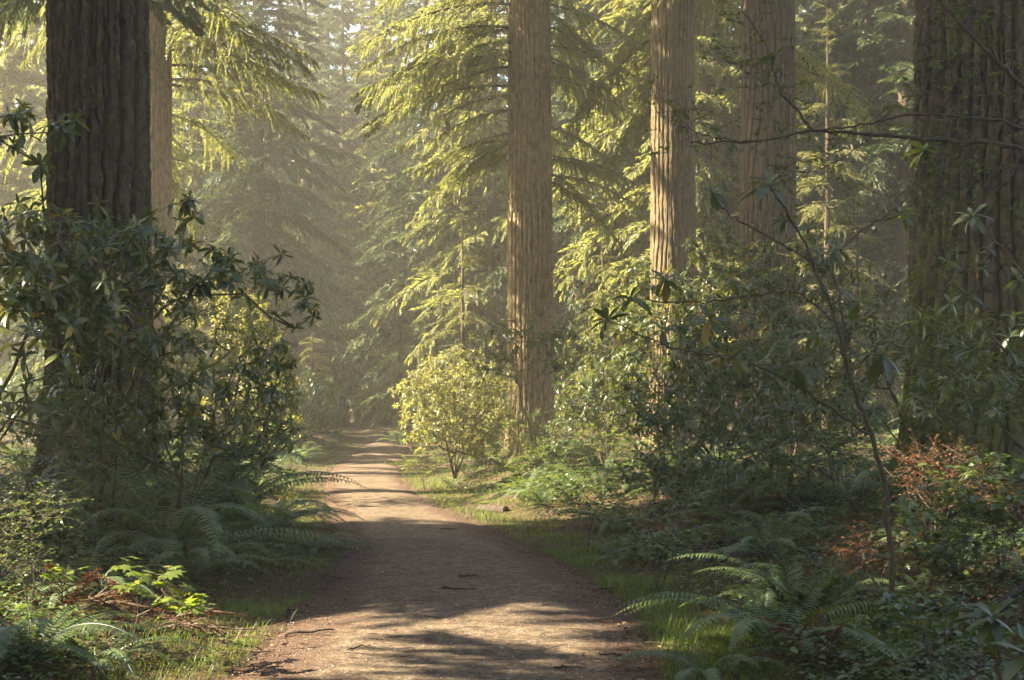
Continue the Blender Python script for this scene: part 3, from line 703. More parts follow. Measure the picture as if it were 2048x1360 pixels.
def strip_leaf(st, hw, zc, fold=.18, petiole=0.0):
    """leaf along +X: stations, half widths, centre heights -> 3 vertices per station"""
    v = []
    for s, w, z in zip(st, hw, zc):
        v += [(s, w, z + fold * w), (s, 0, z), (s, -w, z + fold * w)]
    q = []
    for k in range(len(st) - 1):
        a = k * 3
        q += [(a, a + 1, a + 4, a + 3), (a + 1, a + 2, a + 5, a + 4)]
    return np.array(v, float), np.array(q), None
RH = [strip_leaf([0, .12, .34, .60, .84, 1.0], [.015, .05, .125, .155, .105, .008], [0, .02, .03, b1, b2, b3], f) for (b1, b2, b3, f) in
      [(.01, -.05, -.12, .25), (.04, .03, .0, .3), (-.03, -.13, -.25, .2)]]
OVAL = strip_leaf([0, .3, .7, 1.0], [.02, .26, .27, .01], [0, .03, .02, -.06], .25)
BLADE = (np.array([[0, .5, 0], [0, -.5, 0], [.55, .36, .0], [.55, -.36, .0], [1, 0, -.22]]), np.array([[0, 1, 3, 2]]), np.array([[2, 3, 4]]))

def rosette_M(up, n, size, r):
    """n leaf frames round a shoot tip that points along up (3,)"""
    up = up / np.linalg.norm(up)
    e = np.cross(up, [1, .2, .1]); e /= np.linalg.norm(e); f = np.cross(up, e)
    az = np.arange(n) * 2.39996 + r.uniform(0, 6.28) + r.normal(0, .15, n)
    k = np.arange(n) / max(n - 1, 1)                      # 0 oldest (drooping) .. 1 youngest (upright)
    el = np.radians(-38 + 88 * k + r.normal(0, 13, n))
    el[r.random(n) < .08] = math.radians(-70)
    X = (np.cos(az)[:, None] * e + np.sin(az)[:, None] * f) * np.cos(el)[:, None] + up * np.sin(el)[:, None]
    X[:, 2] -= .10
    sz = size * r.uniform(.75, 1.1, n) * (1 - .35 * k ** 2)
    Mx = frames(X, up[None] + r.normal(0, .12, (n, 3)), None)
    wd = r.uniform(.85, 1.15, n)
    return Mx * (np.stack([sz, sz * wd, sz], 1))[:, None, :]

def fill_rosettes(geo, pts, ups, size, r, n=(7, 12), shift=0.0):
    for p, up in zip(pts, ups):
        m = r.integers(*n)
        Mx = rosette_M(np.asarray(up, float), m, size * r.uniform(.65, 1.2), r)
        b = np.clip(r.random() * .4 + r.random(m) * .5 + shift, 0, .89)
        b[r.random(m) < .02] = .98
        pick = r.integers(0, len(RH), m)
        for c in range(len(RH)):
            s = pick == c
            if s.any(): geo.inst(RH[c], Mx[s], np.repeat(np.asarray(p, float)[None], s.sum(), 0), b[s])

def skeleton(base, targets, r, stems=3, spread=.35, arch=.15, step=.35):
    """branch nodes from a base to every target: nodes (N,3), parent index, tips index"""
    nodes = [np.asarray(base, float)]; par = [-1]; tips = []
    T = np.asarray(targets, float)
    order = np.argsort(np.linalg.norm(T - base, axis=1))
    cen = T.mean(0)
    for k in range(stems):
        a = np.asarray(base) + np.array([r.normal(0, .06), r.normal(0, .06), 0])
        goal = cen + (T[r.integers(len(T))] - cen) * .6
        n = max(3, int(np.linalg.norm(goal - a) / step)); p = 0
        for s in np.linspace(0, .8, n)[1:]:
            q = a * (1 - s) + goal * s
            q = q + r.normal(0, .035, 3); q[2] += arch * math.sin(s * PI)
            nodes.append(q); par.append(p); p = len(nodes) - 1
    for i in order:
        t = T[i]
        N = np.array(nodes)
        d = np.linalg.norm(N - t, axis=1) + .6 * np.maximum(0, N[:, 2] - t[2] + .05) + .15 * (np.linalg.norm(t - base) < np.linalg.norm(N - base, axis=1))
        j = int(np.argmin(d)); p = j
        L = np.linalg.norm(t - N[j]); m = max(1, int(L / step + .5))
        for s in np.linspace(0, 1, m + 1)[1:]:
            q = N[j] * (1 - s) + t * s
            if s < 1: q = q + r.normal(0, .03, 3) * min(L, 1); q[2] -= .10 * L * math.sin(s * PI)
            nodes.append(q); par.append(p); p = len(nodes) - 1
        tips.append(p)
    return np.array(nodes), np.array(par), tips

def wood_from(nodes, par, r_tip=.003, power=.48, sides=5, geo=None):
    cnt = np.zeros(len(nodes))
    has = np.zeros(len(nodes), bool); has[par[par >= 0]] = True
    cnt[~has] = 1
    for k in range(len(nodes) - 1, 0, -1): cnt[par[k]] += cnt[k]
    rad = r_tip * np.maximum(cnt, 1) ** power
    k = np.arange(1, len(nodes))
    g = geo or Geo()
    A, B = nodes[par[k]], nodes[k]
    ext = (B - A) * .04
    g.segs(A - ext, B + ext, np.minimum(rad[par[k]], rad[k] * 1.35), rad[k], sides)
    return g

def ball(n, r, c, ax, shell=.45):
    """n points in an ellipsoid, more of them near its skin"""
    v = r.normal(size=(n, 3)); v /= np.linalg.norm(v, axis=1, keepdims=True)
    rad = (shell + (1 - shell) * r.random(n)) ** .8
    return v * rad[:, None]

def blob_points(blobs, r):
    """blobs (px, py, rx, ry, d, rd, n) in picture units and metres of depth -> world points and outward directions"""
    P_, O_ = [], []
    for (px, py, rx, ry, d, rd, n) in blobs:
        b = ball(n, r, None, None)
        o1, o2 = r.uniform(0, 50, 2)
        q = vnoise(b[:, 0] * 2.2 + o1, b[:, 2] * 2.2 + o2) * .6 + vnoise(b[:, 0] * 2.2 + b[:, 1] * 2 + o2, b[:, 2] * 2.2 - b[:, 1] * 2 + o1) * .4
        b = b * (.62 + .85 * q)[:, None]
        b[r.random(n) < .07] *= 1.3
        keep = (vnoise(b[:, 0] * 3.4 + o2, b[:, 2] * 3.4 + b[:, 1] * 1.5 + o1) > .30) | (n < 12)
        b = b[keep]; n = len(b)
        dd = d + b[:, 1] * rd
        x = (px + b[:, 0] * rx - 1024) * d / F; z = CAMZ - (py - b[:, 2] * ry - HZ) * d / F
        P_.append(np.stack([x, dd, z], 1)); O_.append(b)
    return np.concatenate(P_), np.concatenate(O_)

def root_at(px, py, dmin=4.0, dmax=90):
    """ground point seen at a pixel"""
    for d in np.arange(dmin, dmax, .05):
        x = (px - 1024) * d / F
        if CAMZ - (py - HZ) * d / F <= H(x, d): return np.array([x, d, H(x, d)])
    return np.array([(px - 1024) * dmax / F, dmax, H((px - 1024) * dmax / F, dmax)])

def rhodo(label, base, blobs, size, seed, mat='rhodo', group=None, stems=3, r_tip=.0032, name='rhododendron', leaves=(7, 12), shift=0.0, up=.8, dens=2.1):
    r = np.random.default_rng(seed)
    b = np.array([base[0], base[1], H(base[0], base[1]) - .04])
    pts, out = blob_points([bb[:6] + (int(bb[6] * dens),) for bb in blobs], r)
    gz = height(pts[:, 0], pts[:, 1]) + .12
    pts[:, 2] = np.maximum(pts[:, 2], gz)
    nodes, par, tips = skeleton(b, pts, r, stems)
    ups = out * .6 + np.array([0, 0, up]) + r.normal(0, .22, pts.shape)
    t = thing(name, label, 'shrub', b, group=group)
    lf = Geo(); fill_rosettes(lf, pts - b, ups, size, r, leaves, shift)
    link('stems', wood_from(nodes - b, par, r_tip).mesh('shrub_stems', M['twig_moss'], True), t)
    link('foliage', lf.mesh('shrub_leaves', M[mat], True), t)
    return t

def twiggy(label, base, blobs, leaf, seed, mat='berry_leaf', name='huckleberry_shrub', cat='shrub', per=9, span=.22, r_tip=.0016, group=None, stems=3, tmpl=None):
    """fine twigs set with small oval leaves"""
    r = np.random.default_rng(seed)
    b = np.array([base[0], base[1], H(base[0], base[1]) - .03])
    pts, out = blob_points([bb[:6] + (int(bb[6] * 1.5),) for bb in blobs], r)
    pts[:, 2] = np.maximum(pts[:, 2], height(pts[:, 0], pts[:, 1]) + .06)
    nodes, par, tips = skeleton(b, pts, r, stems)
    t = thing(name, label, cat, b, group=group)
    wood = wood_from(nodes - b, par, r_tip)
    lf = Geo(); sprays(lf, wood, pts - b, out, leaf, per, span, r, tmpl or OVAL)
    link('stems', wood.mesh('shrub_stems', M['twig'], True), t)
    link('foliage', lf.mesh('shrub_leaves', M[mat], True), t)
    return t

def sprays(lf, wood, pts, out, leaf, per, span, r, tmpl):
    N = len(pts)
    D = out * .8 + r.normal(0, .45, (N, 3)); D[:, 2] = D[:, 2] * .5 + .1
    D /= np.linalg.norm(D, axis=1, keepdims=True)
    A = pts - D * span * .5; B = pts + D * span * .5
    wood.segs(A, B, .0022, .001, 3)
    s = (np.arange(per) + .5) / per
    C = A[:, None] + (B - A)[:, None] * s[None, :, None]
    sd = np.where(np.arange(per) % 2 == 0, 1., -1.)
    Y = np.cross([0, 0, 1.], D); Y /= np.maximum(np.linalg.norm(Y, axis=1, keepdims=True), 1e-6)
    L = Y[:, None] * sd[None, :, None] + D[:, None] * .5 + r.normal(0, .28, (N, per, 3))
    L[..., 2] -= .1
    L = L.reshape(-1, 3)
    Mx = frames(L, np.array([0, 0, 1.]) + r.normal(0, .35, L.shape))
    sz = leaf * r.uniform(.6, 1.2, len(L))
    var = np.clip(np.repeat(r.random(N) * .4, per) + r.random(len(L)) * .55, 0, 1)
    lf.inst(tmpl, Mx * sz[:, None, None], C.reshape(-1, 3), var)

# ---- ferns
def frond_geo(seed, a0=62, a1=-38, p=1.25, pairs=36, lp=.085, wp=.017):
    r = np.random.default_rng(seed)
    s = np.linspace(0, 1, 30)
    an = np.radians(a0 + (a1 - a0) * s ** p)
    ds = 1 / 29.
    x = np.concatenate([[0], np.cumsum(np.cos(an[:-1]) * ds)]); z = np.concatenate([[0], np.cumsum(np.sin(an[:-1]) * ds)])
    bend = r.normal(0, .10); y = bend * s ** 2
    C = np.stack([x, y, z], 1)
    g = Geo(); g.tube(C, .0052 * (1 - s * .85), 4, .15)
    q = np.linspace(.13, .985, pairs)
    B = np.stack([np.interp(q, s, C[:, k]) for k in range(3)], 1)
    T = np.stack([np.interp(q, s, np.gradient(C[:, k], ds)) for k in range(3)], 1); T /= np.linalg.norm(T, axis=1, keepdims=True)
    Y = np.array([0, 1., 0]) - T * T[:, 1:2]; Y /= np.linalg.norm(Y, axis=1, keepdims=True)
    N = np.cross(T, Y)
    prof = np.minimum(1, .55 + (q - .13) * 3.2) * np.clip((1 - q) / .42, 0, 1) ** .72 + .06
    for sg in (1, -1):
        D = Y * sg + T * (.22 + .5 * q[:, None] ** 3) - N * .16 * 1 + r.normal(0, .06, B.shape)
        Mx = frames(D, N * 1.0 + T * .25 + r.normal(0, .10, B.shape))
        l = lp * prof * r.uniform(.88, 1.08, pairs)
        w = wp * np.sqrt(prof) * r.uniform(.85, 1.1, pairs)
        g.inst(BLADE, Mx * np.stack([l, w, l], 1)[:, None, :], B, np.clip(.25 + r.random(pairs) * .5 + .15 * q, 0, 1))
    return g
FROND = [frond_geo(400 + k, a0, a1, p).mesh('fern_frond', M['fern'], False) for k, (a0, a1, p) in enumerate([(70, -35, 1.2), (58, -30, 1.0), (48, -42, 1.1), (76, -5, 1.4), (40, -30, .9), (64, -55, 1.2), (30, -35, 1.0), (55, -12, 1.3)])]
def bi_frond(seed, mat, a0=.75, L=1.0, droop=.55):
    w, l = branch_geo(L, .27, 30, 18, .050, .016, droop=droop, rise=a0, hang=.15, seed=seed, rad=.006)
    return w.mesh('frond_stalk', M['twig']), l.mesh('frond_leaf', mat)
LADY = []
for k in range(4):
    w, l = branch_geo(.60, .17, 46, 22, .036, .015, droop=.35 + .1 * k, rise=1.45 - .22 * k, hang=.12, seed=500 + k, rad=.005)
    LADY.append((w.mesh('frond_stalk', M['twig']), l.mesh('frond_leaf', M['fern_bright'])))
RUST = [bi_frond(520 + k, M['rust'], .9 - .25 * k, droop=.6) for k in range(4)]

FERN_R = random.Random(8)
def fern(label, px, py, L, n, kinds=(0, 1, 2, 4, 5), group=None, squash=1.0, dmin=4.0, az=(0, 360), name='sword_fern', parts=True):
    b = root_at(px, py, dmin)
    t = thing(name, label, 'fern', b - np.array([0, 0, .02]), group=group)
    L *= 1.40; n = int(n * 1.3)
    for k in range(n):
        a = math.radians(az[0] + (az[1] - az[0]) * (k + FERN_R.uniform(-.35, .35)) / n)
        f = link('frond', FROND[FERN_R.choice(kinds)], t, (math.cos(a) * .03, math.sin(a) * .03, 0), a, L * FERN_R.uniform(.72, 1.1))
        f.rotation_euler = (FERN_R.uniform(-.22, .22), FERN_R.uniform(-.12, .14), a)
    return t

def bracken(label, px, py, L, n, proto, az=(0, 360), dmin=4.0, name='withered_bracken', tilt=-.42, d=None):
    L *= 1.25
    b = root_at(px, py, dmin)
    t = thing(name, label, 'fern', b)
    for k in range(n):
        a = math.radians(az[0] + (az[1] - az[0]) * (k + FERN_R.uniform(-.3, .3)) / n)
        w, l = proto[FERN_R.randrange(len(proto))]
        s = L * FERN_R.uniform(.7, 1.1)
        f = link('frond', w, t, (math.cos(a) * .05, math.sin(a) * .05, 0), a, s)
        f.rotation_euler = (FERN_R.uniform(-.35, .35), FERN_R.uniform(-.15, .2) + tilt, a)
        link('leaves', l, f)
    return t
# ------------------------------------------------------------------ shrubs of the left bank
rhodo('tall dark rhododendron with big drooping whorls at the left picture edge', (-5.3, 13.5), [(60, 470, 70, 90, 12.5, .8, 22), (35, 270, 50, 70, 12, .4, 9), (150, 262, 50, 26, 12, .3, 5), (110, 640, 110, 90, 12, 1.0, 40), (90, 800, 110, 80, 12.3, .8, 26), (30, 560, 60, 80, 11.8, .6, 16)], .165, 21, stems=4, dens=1.5)
rhodo('broad dark rhododendron in front of the thick trunk reaching a long branch toward the path', (-4.1, 14.2), [(190, 500, 110, 85, 13, 1.0, 55), (330, 530, 130, 85, 13, 1.0, 55), (370, 420, 30, 25, 13, .3, 4), (480, 560, 110, 50, 13, .7, 24), (590, 600, 45, 60, 13, .4, 11), (250, 650, 130, 90, 12.6, 1.0, 55), (150, 600, 110, 70, 12.4, .8, 30), (180, 850, 140, 80, 15.0, .8, 70), (270, 900, 110, 60, 15.2, .7, 40)], .155, 22, stems=5, dens=1.5)
rhodo('lower dark rhododendron with glossy whorls above the big ferns on the left bank', (-3.35, 14.6), [(230, 790, 120, 80, 13.4, .9, 42), (340, 740, 110, 90, 13.5, .8, 36), (560, 840, 35, 45, 14.2, .4, 8), (450, 800, 110, 80, 14.2, .8, 34), (540, 740, 55, 70, 14, .5, 12), (480, 870, 90, 50, 14.6, .6, 22), (340, 870, 110, 50, 14.2, .7, 26)], .14, 23, stems=4, dens=1.5)
rhodo('small leaved bush half lit between dark rhododendrons and the hazy path', (-4.1, 19.5), [(430, 700, 110, 90, 19, 1.0, 80), (500, 820, 90, 80, 19, .9, 70), (390, 830, 90, 70, 19, .9, 40), (480, 900, 100, 40, 19, .9, 50), (560, 770, 45, 70, 19, .6, 34), (540, 680, 55, 60, 19, .7, 36), (450, 620, 110, 60, 19.4, .9, 60), (500, 760, 90, 90, 18.6, .9, 60)], .10, 24, 'rhodo_sunlit', stems=5, leaves=(6, 10))
rhodo('yellow sunlit bush glowing behind the dark rhododendrons by the path', (-5.3, 27), [(490, 640, 70, 60, 26.5, 1.4, 90), (400, 620, 90, 60, 27, 1.4, 70), (530, 740, 60, 80, 26, 1.2, 80), (560, 850, 50, 50, 25.5, 1.0, 50), (450, 800, 100, 90, 27, 1.2, 70)], .12, 25, 'rhodo_sunlit', stems=5)
# ------------------------------------------------------------------ shrubs of the right bank
rhodo('pale sunlit rhododendron standing alone in full sun at the path bend', (-1.35, 33.5), [(900, 790, 100, 85, 33, 1.3, 150), (960, 760, 60, 70, 33.5, .9, 60), (850, 800, 55, 60, 32.6, .9, 45), (920, 860, 95, 45, 33, 1.0, 55), (840, 860, 40, 40, 32.4, .8, 24), (1000, 840, 60, 60, 33, 1.0, 40)], .125, 31, 'rhodo_sunlit', stems=6, dens=3.4)
rhodo('pale sunlit bush merging into the foot of the hemlock trunk', (-.6, 34.5), [(985, 850, 55, 55, 34.5, 1.0, 50), (1000, 800, 40, 50, 34.5, .8, 34), (955, 890, 60, 30, 33.6, .8, 34)], .12, 43, 'rhodo_sunlit', stems=5, dens=2.6)
rhodo('dark rhododendron on slim bare stems in front of the hemlock trunk', (.55, 30), [(1050, 700, 120, 55, 30, 1.1, 75), (965, 725, 40, 40, 30, .6, 18), (1130, 690, 60, 50, 30, .8, 28), (1040, 650, 60, 25, 30, .6, 14)], .135, 32, stems=3)
rhodo('rhododendron thicket right of the hemlock trunk with half lit lower leaves', (1.9, 28), [(1190, 790, 100, 75, 28, 1.2, 80), (1230, 700, 70, 60, 28, 1.0, 40), (1150, 850, 70, 50, 28, 1.0, 34)], .13, 33, stems=5)
rhodo('tall rhododendron thicket below the rim lit trunk', (3.2, 24), [(1260, 660, 60, 70, 24, .9, 34), (1290, 570, 50, 50, 24.2, .8, 20), (1240, 780, 80, 70, 23.5, 1.0, 40), (1330, 640, 90, 80, 24, 1.2, 60), (1400, 560, 80, 60, 24, 1.0, 36), (1310, 760, 90, 70, 23, 1.1, 46), (1360, 850, 80, 60, 22, 1.0, 34)], .145, 34, stems=5)
rhodo('dense rhododendron thicket below the shaded brown trunk', (4.3, 22), [(1420, 500, 60, 50, 22, .8, 24), (1640, 500, 60, 60, 21.5, .8, 26), (1540, 520, 120, 60, 22, 1.2, 60), (1600, 600, 110, 80, 21.5, 1.2, 60), (1500, 640, 110, 80, 21, 1.2, 60), (1450, 730, 110, 80, 20.5, 1.0, 50), (1440, 600, 100, 80, 21, 1.0, 50), (1500, 820, 120, 70, 20, 1.0, 50)], .15, 35, stems=6)
rhodo('low rhododendron in front of the mossy giant trunk', (4.2, 17.5), [(1640, 760, 90, 70, 17.5, .8, 30), (1560, 830, 100, 60, 17, .8, 34), (1690, 680, 70, 70, 17.5, .7, 24), (1600, 700, 90, 70, 18, .8, 30), (1720, 820, 70, 60, 17, .7, 20)], .14, 36, stems=4)
rhodo('little rhododendron with upright whorls low on the right bank', (1.75, 18.5), [(1330, 920, 70, 40, 18.2, .5, 16), (1290, 860, 60, 40, 18.5, .5, 12)], .13, 37, stems=3)
rhodo('knee high rhododendron seedling among the ferns right of the path', (2.3, 15.5), [(1440, 930, 70, 45, 15.2, .5, 16)], .13, 38, stems=3)

rhodo('rhododendron thicket filling the slope between the rim lit trunk and the near stems', (3.0, 19.5), [(1400, 700, 90, 80, 19.5, .9, 44), (1330, 800, 90, 70, 19.2, .9, 40), (1420, 840, 100, 60, 18.8, .8, 40), (1500, 760, 80, 60, 18.8, .8, 30)], .145, 39, stems=5)
rhodo('rhododendron thicket between the dense one and the mossy giant', (6.0, 21), [(1700, 600, 70, 80, 21, .9, 40), (1740, 720, 70, 70, 21, .9, 36), (1670, 780, 80, 60, 20.5, .8, 34)], .15, 40, stems=5)
rhodo('rhododendron leaning from behind the hemlock trunk on its shaded side', (2.2, 33), [(1180, 680, 60, 60, 33, 1.0, 50), (1240, 620, 60, 50, 33, 1.0, 40), (1200, 760, 70, 60, 32.5, 1.0, 50)], .14, 41, stems=4)
rhodo('loose rhododendron whose whorls hang in front of the mossy giant trunk', (5.0, 14.2), [(1850, 690, 80, 70, 13.5, .6, 16), (1990, 720, 80, 80, 13, .6, 18), (1940, 560, 70, 60, 13.2, .5, 9), (1880, 800, 110, 60, 13, .6, 18)], .15, 42, stems=4)
# the near rhododendron: every whorl a part of its own
def px_line(pts, d0, d1):
    n = len(pts); out = []
    for k, (x, y) in enumerate(pts): out.append(P(x, y, d0 + (d1 - d0) * k / max(n - 1, 1)))
    return np.array(out)
def spline(p, n):
    p = np.asarray(p, float); t = np.arange(len(p)); q = np.linspace(0, len(p) - 1, n)
    i = np.clip(np.floor(q).astype(int), 0, len(p) - 2); f = (q - i)[:, None]
    g = lambda k: p[np.clip(k, 0, len(p) - 1)]
    p0, p1, p2, p3 = g(i - 1), g(i), g(i + 1), g(i + 2)
    return .5 * (2 * p1 + (p2 - p0) * f + (2 * p0 - 5 * p1 + 4 * p2 - p3) * f ** 2 + (3 * p1 - p0 - 3 * p2 + p3) * f ** 3)
def near_shrub(label, stems, whorls, size, seed, dbase, small=True):
    r = np.random.default_rng(seed)
    first = px_line(stems[0][0], stems[0][1], stems[0][2])
    b = first[0].copy(); b[2] = min(b[2], H(b[0], b[1]))
    t = thing('rhododendron', label, 'shrub', b)
    allp = []
    for k, (pts, d0, d1, ra, rb) in enumerate(stems):
        c = spline(px_line(pts, d0, d1), len(pts) * 6)
        if k == 0: c[0] = b - np.array([0, 0, .05])
        c[1:-1] += r.normal(0, .006, c[1:-1].shape)
        link('stem', Geo().tube(c - b, np.linspace(ra, rb, len(c)), 8).mesh('bare_stem', M['twig_moss'], True), t)
        allp.append(c)
    nodes = np.concatenate(allp)
    for (px, py, d, ux, sc) in whorls:
        p = P(px, py, d)
        j = np.argmin(np.linalg.norm(nodes - p, axis=1) + .5 * np.maximum(0, nodes[:, 2] - p[2]))
        q = nodes[j]; mid = (p + q) / 2 + np.array([0, 0, -.12 * np.linalg.norm(p - q)])
        g = Geo()
        up = np.array([ux, r.normal(-.1, .25), .8])
        fill_rosettes(g, [np.zeros(3)], [up], size * sc * 1.12, r, (10, 14))
        cl = link('leaf_cluster', g.mesh('leaf_whorl', M['rhodo'], True), t, p - b)
        if np.linalg.norm(p - q) > .02:
            c = spline([q, mid, p], 9)
            link('twig', Geo().tube(c - p, np.linspace(.0055, .0035, 9), 6).mesh('bare_twig', M['twig'], True), cl)
    return t
near_shrub('near rhododendron with bare arching stems and big yellow green whorls on the mossy mound',
    [([(1785, 1168), (1776, 1060), (1768, 960), (1735, 850), (1705, 770), (1672, 640), (1640, 560), (1590, 450), (1540, 372)], 9.6, 9.0, .021, .006),
     ([(1738, 868), (1640, 800), (1545, 745), (1450, 715), (1330, 690), (1215, 640)], 9.35, 9.0, .010, .004),
     ([(1675, 650), (1590, 585), (1500, 592), (1400, 604), (1262, 600)], 9.2, 9.6, .008, .004),
     ([(1700, 745), (1760, 690), (1790, 660), (1842, 640)], 9.3, 9.7, .009, .005),
     ([(1690, 700), (1680, 600), (1668, 520), (1740, 450), (1800, 430)], 9.3, 9.5, .008, .004),
     ([(1620, 520), (1530, 470), (1460, 430), (1425, 392)], 9.1, 9.4, .008, .005)],
    [(1425, 385, 9.3, -.2, 1.05), (1538, 370, 9.0, 0, 1.1), (1570, 440, 9.1, .3, .9), (1262, 598, 9.5, -.3, 1.05), (1330, 560, 9.4, -.1, .9), (1325, 660, 9.2, -.2, 1.05),
     (1215, 640, 9.0, -.3, .95), (1420, 640, 9.3, 0, .9), (1630, 665, 9.1, .1, 1.1), (1715, 605, 9.4, .1, 1.0), (1592, 738, 9.1, -.2, 1.15), (1765, 712, 9.4, .2, 1.1),
     (1842, 640, 9.7, .3, 1.05), (1800, 430, 9.5, .1, 1.0), (1500, 590, 9.4, 0, .8), (1670, 500, 9.4, -.2, .85), (1460, 715, 9.2, -.1, .85), (1890, 760, 9.6, .3, .9)], .165, 61, 9.5)
near_shrub('dark rhododendron against the mossy trunk at the right picture edge',
    [([(2120, 1120), (2090, 900), (2060, 760), (2000, 690), (1955, 640)], 9.2, 9.6, .022, .006),
     ([(2075, 800), (2080, 620), (2010, 500), (1945, 435)], 9.3, 9.5, .014, .005), ([(2060, 760), (2030, 740), (2010, 700)], 9.4, 9.2, .008, .005)],
    [(1955, 635, 9.6, -.2, 1.05), (1945, 432, 9.5, -.2, 1.15), (2020, 700, 9.2, .1, 1.0), (2035, 560, 9.4, .2, .95), (1850, 300, 9.4, -.3, 1.0), (1945, 700, 9.5, 0, .9)], .165, 62, 9.4)
near_shrub('single whorl of broad rhododendron leaves in the lower right corner',
    [([(2010, 1500), (2005, 1400), (1995, 1320), (1985, 1240)], 5.2, 5.1, .012, .006)],
    [(1985, 1235, 5.1, -.1, 1.0), (2055, 1310, 5.0, .2, .9)], .17, 63, 5.2)

# fine huckleberry limbs reaching in from the right
def huckleberry():
    r = np.random.default_rng(71)
    base = np.array([4.45, 8.4, H(4.45, 8.4)])
    t = thing('huckleberry_shrub', 'bare arching huckleberry limb with tiny leaves crossing in front of the shaded trunks', 'shrub', base)
    lines = [([(2600, 1050), (2400, 700), (2250, 400), (2048, 300), (1900, 282), (1750, 270), (1625, 262), (1520, 282), (1380, 286)], 8.4, 7.9, .020, .004),
             ([(2250, 400), (2060, 262), (1930, 235), (1820, 228), (1735, 248), (1640, 262)], 8.1, 8.0, .010, .005),
             ([(1625, 262), (1590, 215), (1560, 180), (1530, 90), (1482, 20)], 8.0, 8.1, .008, .003),
             ([(1620, 264), (1560, 180), (1500, 150), (1455, 120)], 8.0, 8.2, .003, .002),
             ([(1520, 282), (1440, 278), (1370, 255), (1310, 225)], 7.95, 7.9, .004, .002),
             ([(1750, 270), (1680, 320), (1600, 345), (1540, 330)], 8.0, 7.8, .004, .002),
             ([(2300, 500), (2130, 260), (2010, 140), (1930, 60), (1850, -40)], 8.2, 8.3, .018, .009),
             ([(2010, 140), (1980, 90), (1960, 30), (1920, -20)], 8.25, 8.0, .006, .003),
             ([(1900, 282), (1840, 350), (1790, 420), (1700, 470)], 8.0, 8.1, .005, .002),
             ([(2050, 300), (1990, 380), (1940, 350), (1880, 380)], 8.0, 7.9, .005, .002),
             ([(2060, 180), (1960, 190), (1880, 190), (1840, 180)], 8.2, 8.1, .004, .002)]
    lf = Geo()
    for k, (pl, d0, d1, ra, rb) in enumerate(lines):
        c = spline(px_line(pl, d0, d1), len(pl) * 7)
        if k == 0: c[0] = base - np.array([0, 0, .05])
        c[1:-1] += r.normal(0, .005, c[1:-1].shape)
        g = Geo().tube(c - base, np.linspace(ra, rb, len(c)), 7)
        m = 26 if ra < .009 else 16
        w = np.clip(1 - r.random(m) ** 1.6 * .75, 0, 1) if k else r.uniform(.35, 1, m)
        j = (w * (len(c) - 1)).astype(int)
        o = r.normal(0, .09, (m, 3)); o[:, 2] += .02
        u = o / np.linalg.norm(o, axis=1, keepdims=True)
        g.segs(c[j] - base, c[j] + o - base, .002, .0013, 3)
        sprays(lf, g, c[j] + o - base + u * .05, u, .030, 7, .13, r, OVAL)
        link('branch', g.mesh('bare_limb', M['twig'], True), t)
    link('leaves', lf.mesh('tiny_leaves', M['berry_leaf'], True), t)
huckleberry()
twiggy('fine leaved huckleberry at the foot of the mossy giant trunk', (6.2, 15.5), [(1890, 700, 80, 90, 15, .6, 60), (1960, 800, 90, 80, 14.5, .6, 50)], .045, 72)
twiggy('fine leaved bush with pale dry sprays at the left picture edge', (-3.35, 9.9), [(60, 1020, 90, 60, 9.7, .5, 60), (40, 1120, 60, 60, 9.5, .4, 40)], .030, 73)
twiggy('fine leaved huckleberry under the lower dark rhododendron', (-4.6, 13), [(60, 880, 90, 60, 12.8, .6, 60), (170, 900, 90, 60, 13.2, .6, 50)], .04, 74)
twiggy('lit huckleberry bush below the pale sunlit rhododendron', (-1.9, 31), [(840, 920, 50, 30, 31, .6, 40), (800, 935, 25, 15, 30.6, .4, 12)], .05, 75, 'maple')
twiggy('bright green bush lit through behind the rhododendron stems', (1.6, 31), [(1130, 860, 90, 50, 31, 1.0, 90), (1010, 870, 60, 40, 31.5, .8, 50)], .06, 76, 'maple')
twiggy('yellow lit seedlings beside the broken stump', (5.1, 21), [(1640, 790, 60, 30, 21, .6, 40), (1590, 850, 60, 40, 20.6, .6, 30)], .07, 77, 'maple')
twiggy('leafy salal clump on the bank below the rim lit trunk', (2.1, 16.5), [(1380, 1010, 80, 35, 16.2, .6, 46)], .075, 78, 'salal', name='salal_bush')
twiggy('leafy salal clump beside the grass strip right of the path', (1.35, 13.2), [(1310, 1100, 70, 35, 13, .5, 44)], .07, 79, 'salal', name='salal_bush')
twiggy('salal clump in deep shade below the near bare stem', (3.1, 10.6), [(1870, 1080, 110, 60, 10.4, .6, 60), (1960, 980, 90, 70, 10.6, .5, 50)], .075, 80, 'salal', name='salal_bush')
twiggy('low salal clump in the lower right beside the corner whorl', (2.35, 7.6), [(1830, 1230, 110, 40, 7.6, .5, 40)], .065, 81, 'salal', name='salal_bush')
twiggy('salal clump below the dense rhododendron thicket', (3.9, 16), [(1600, 900, 110, 45, 15.8, .7, 60), (1700, 860, 80, 50, 16.2, .6, 36)], .075, 82, 'salal', name='salal_bush')

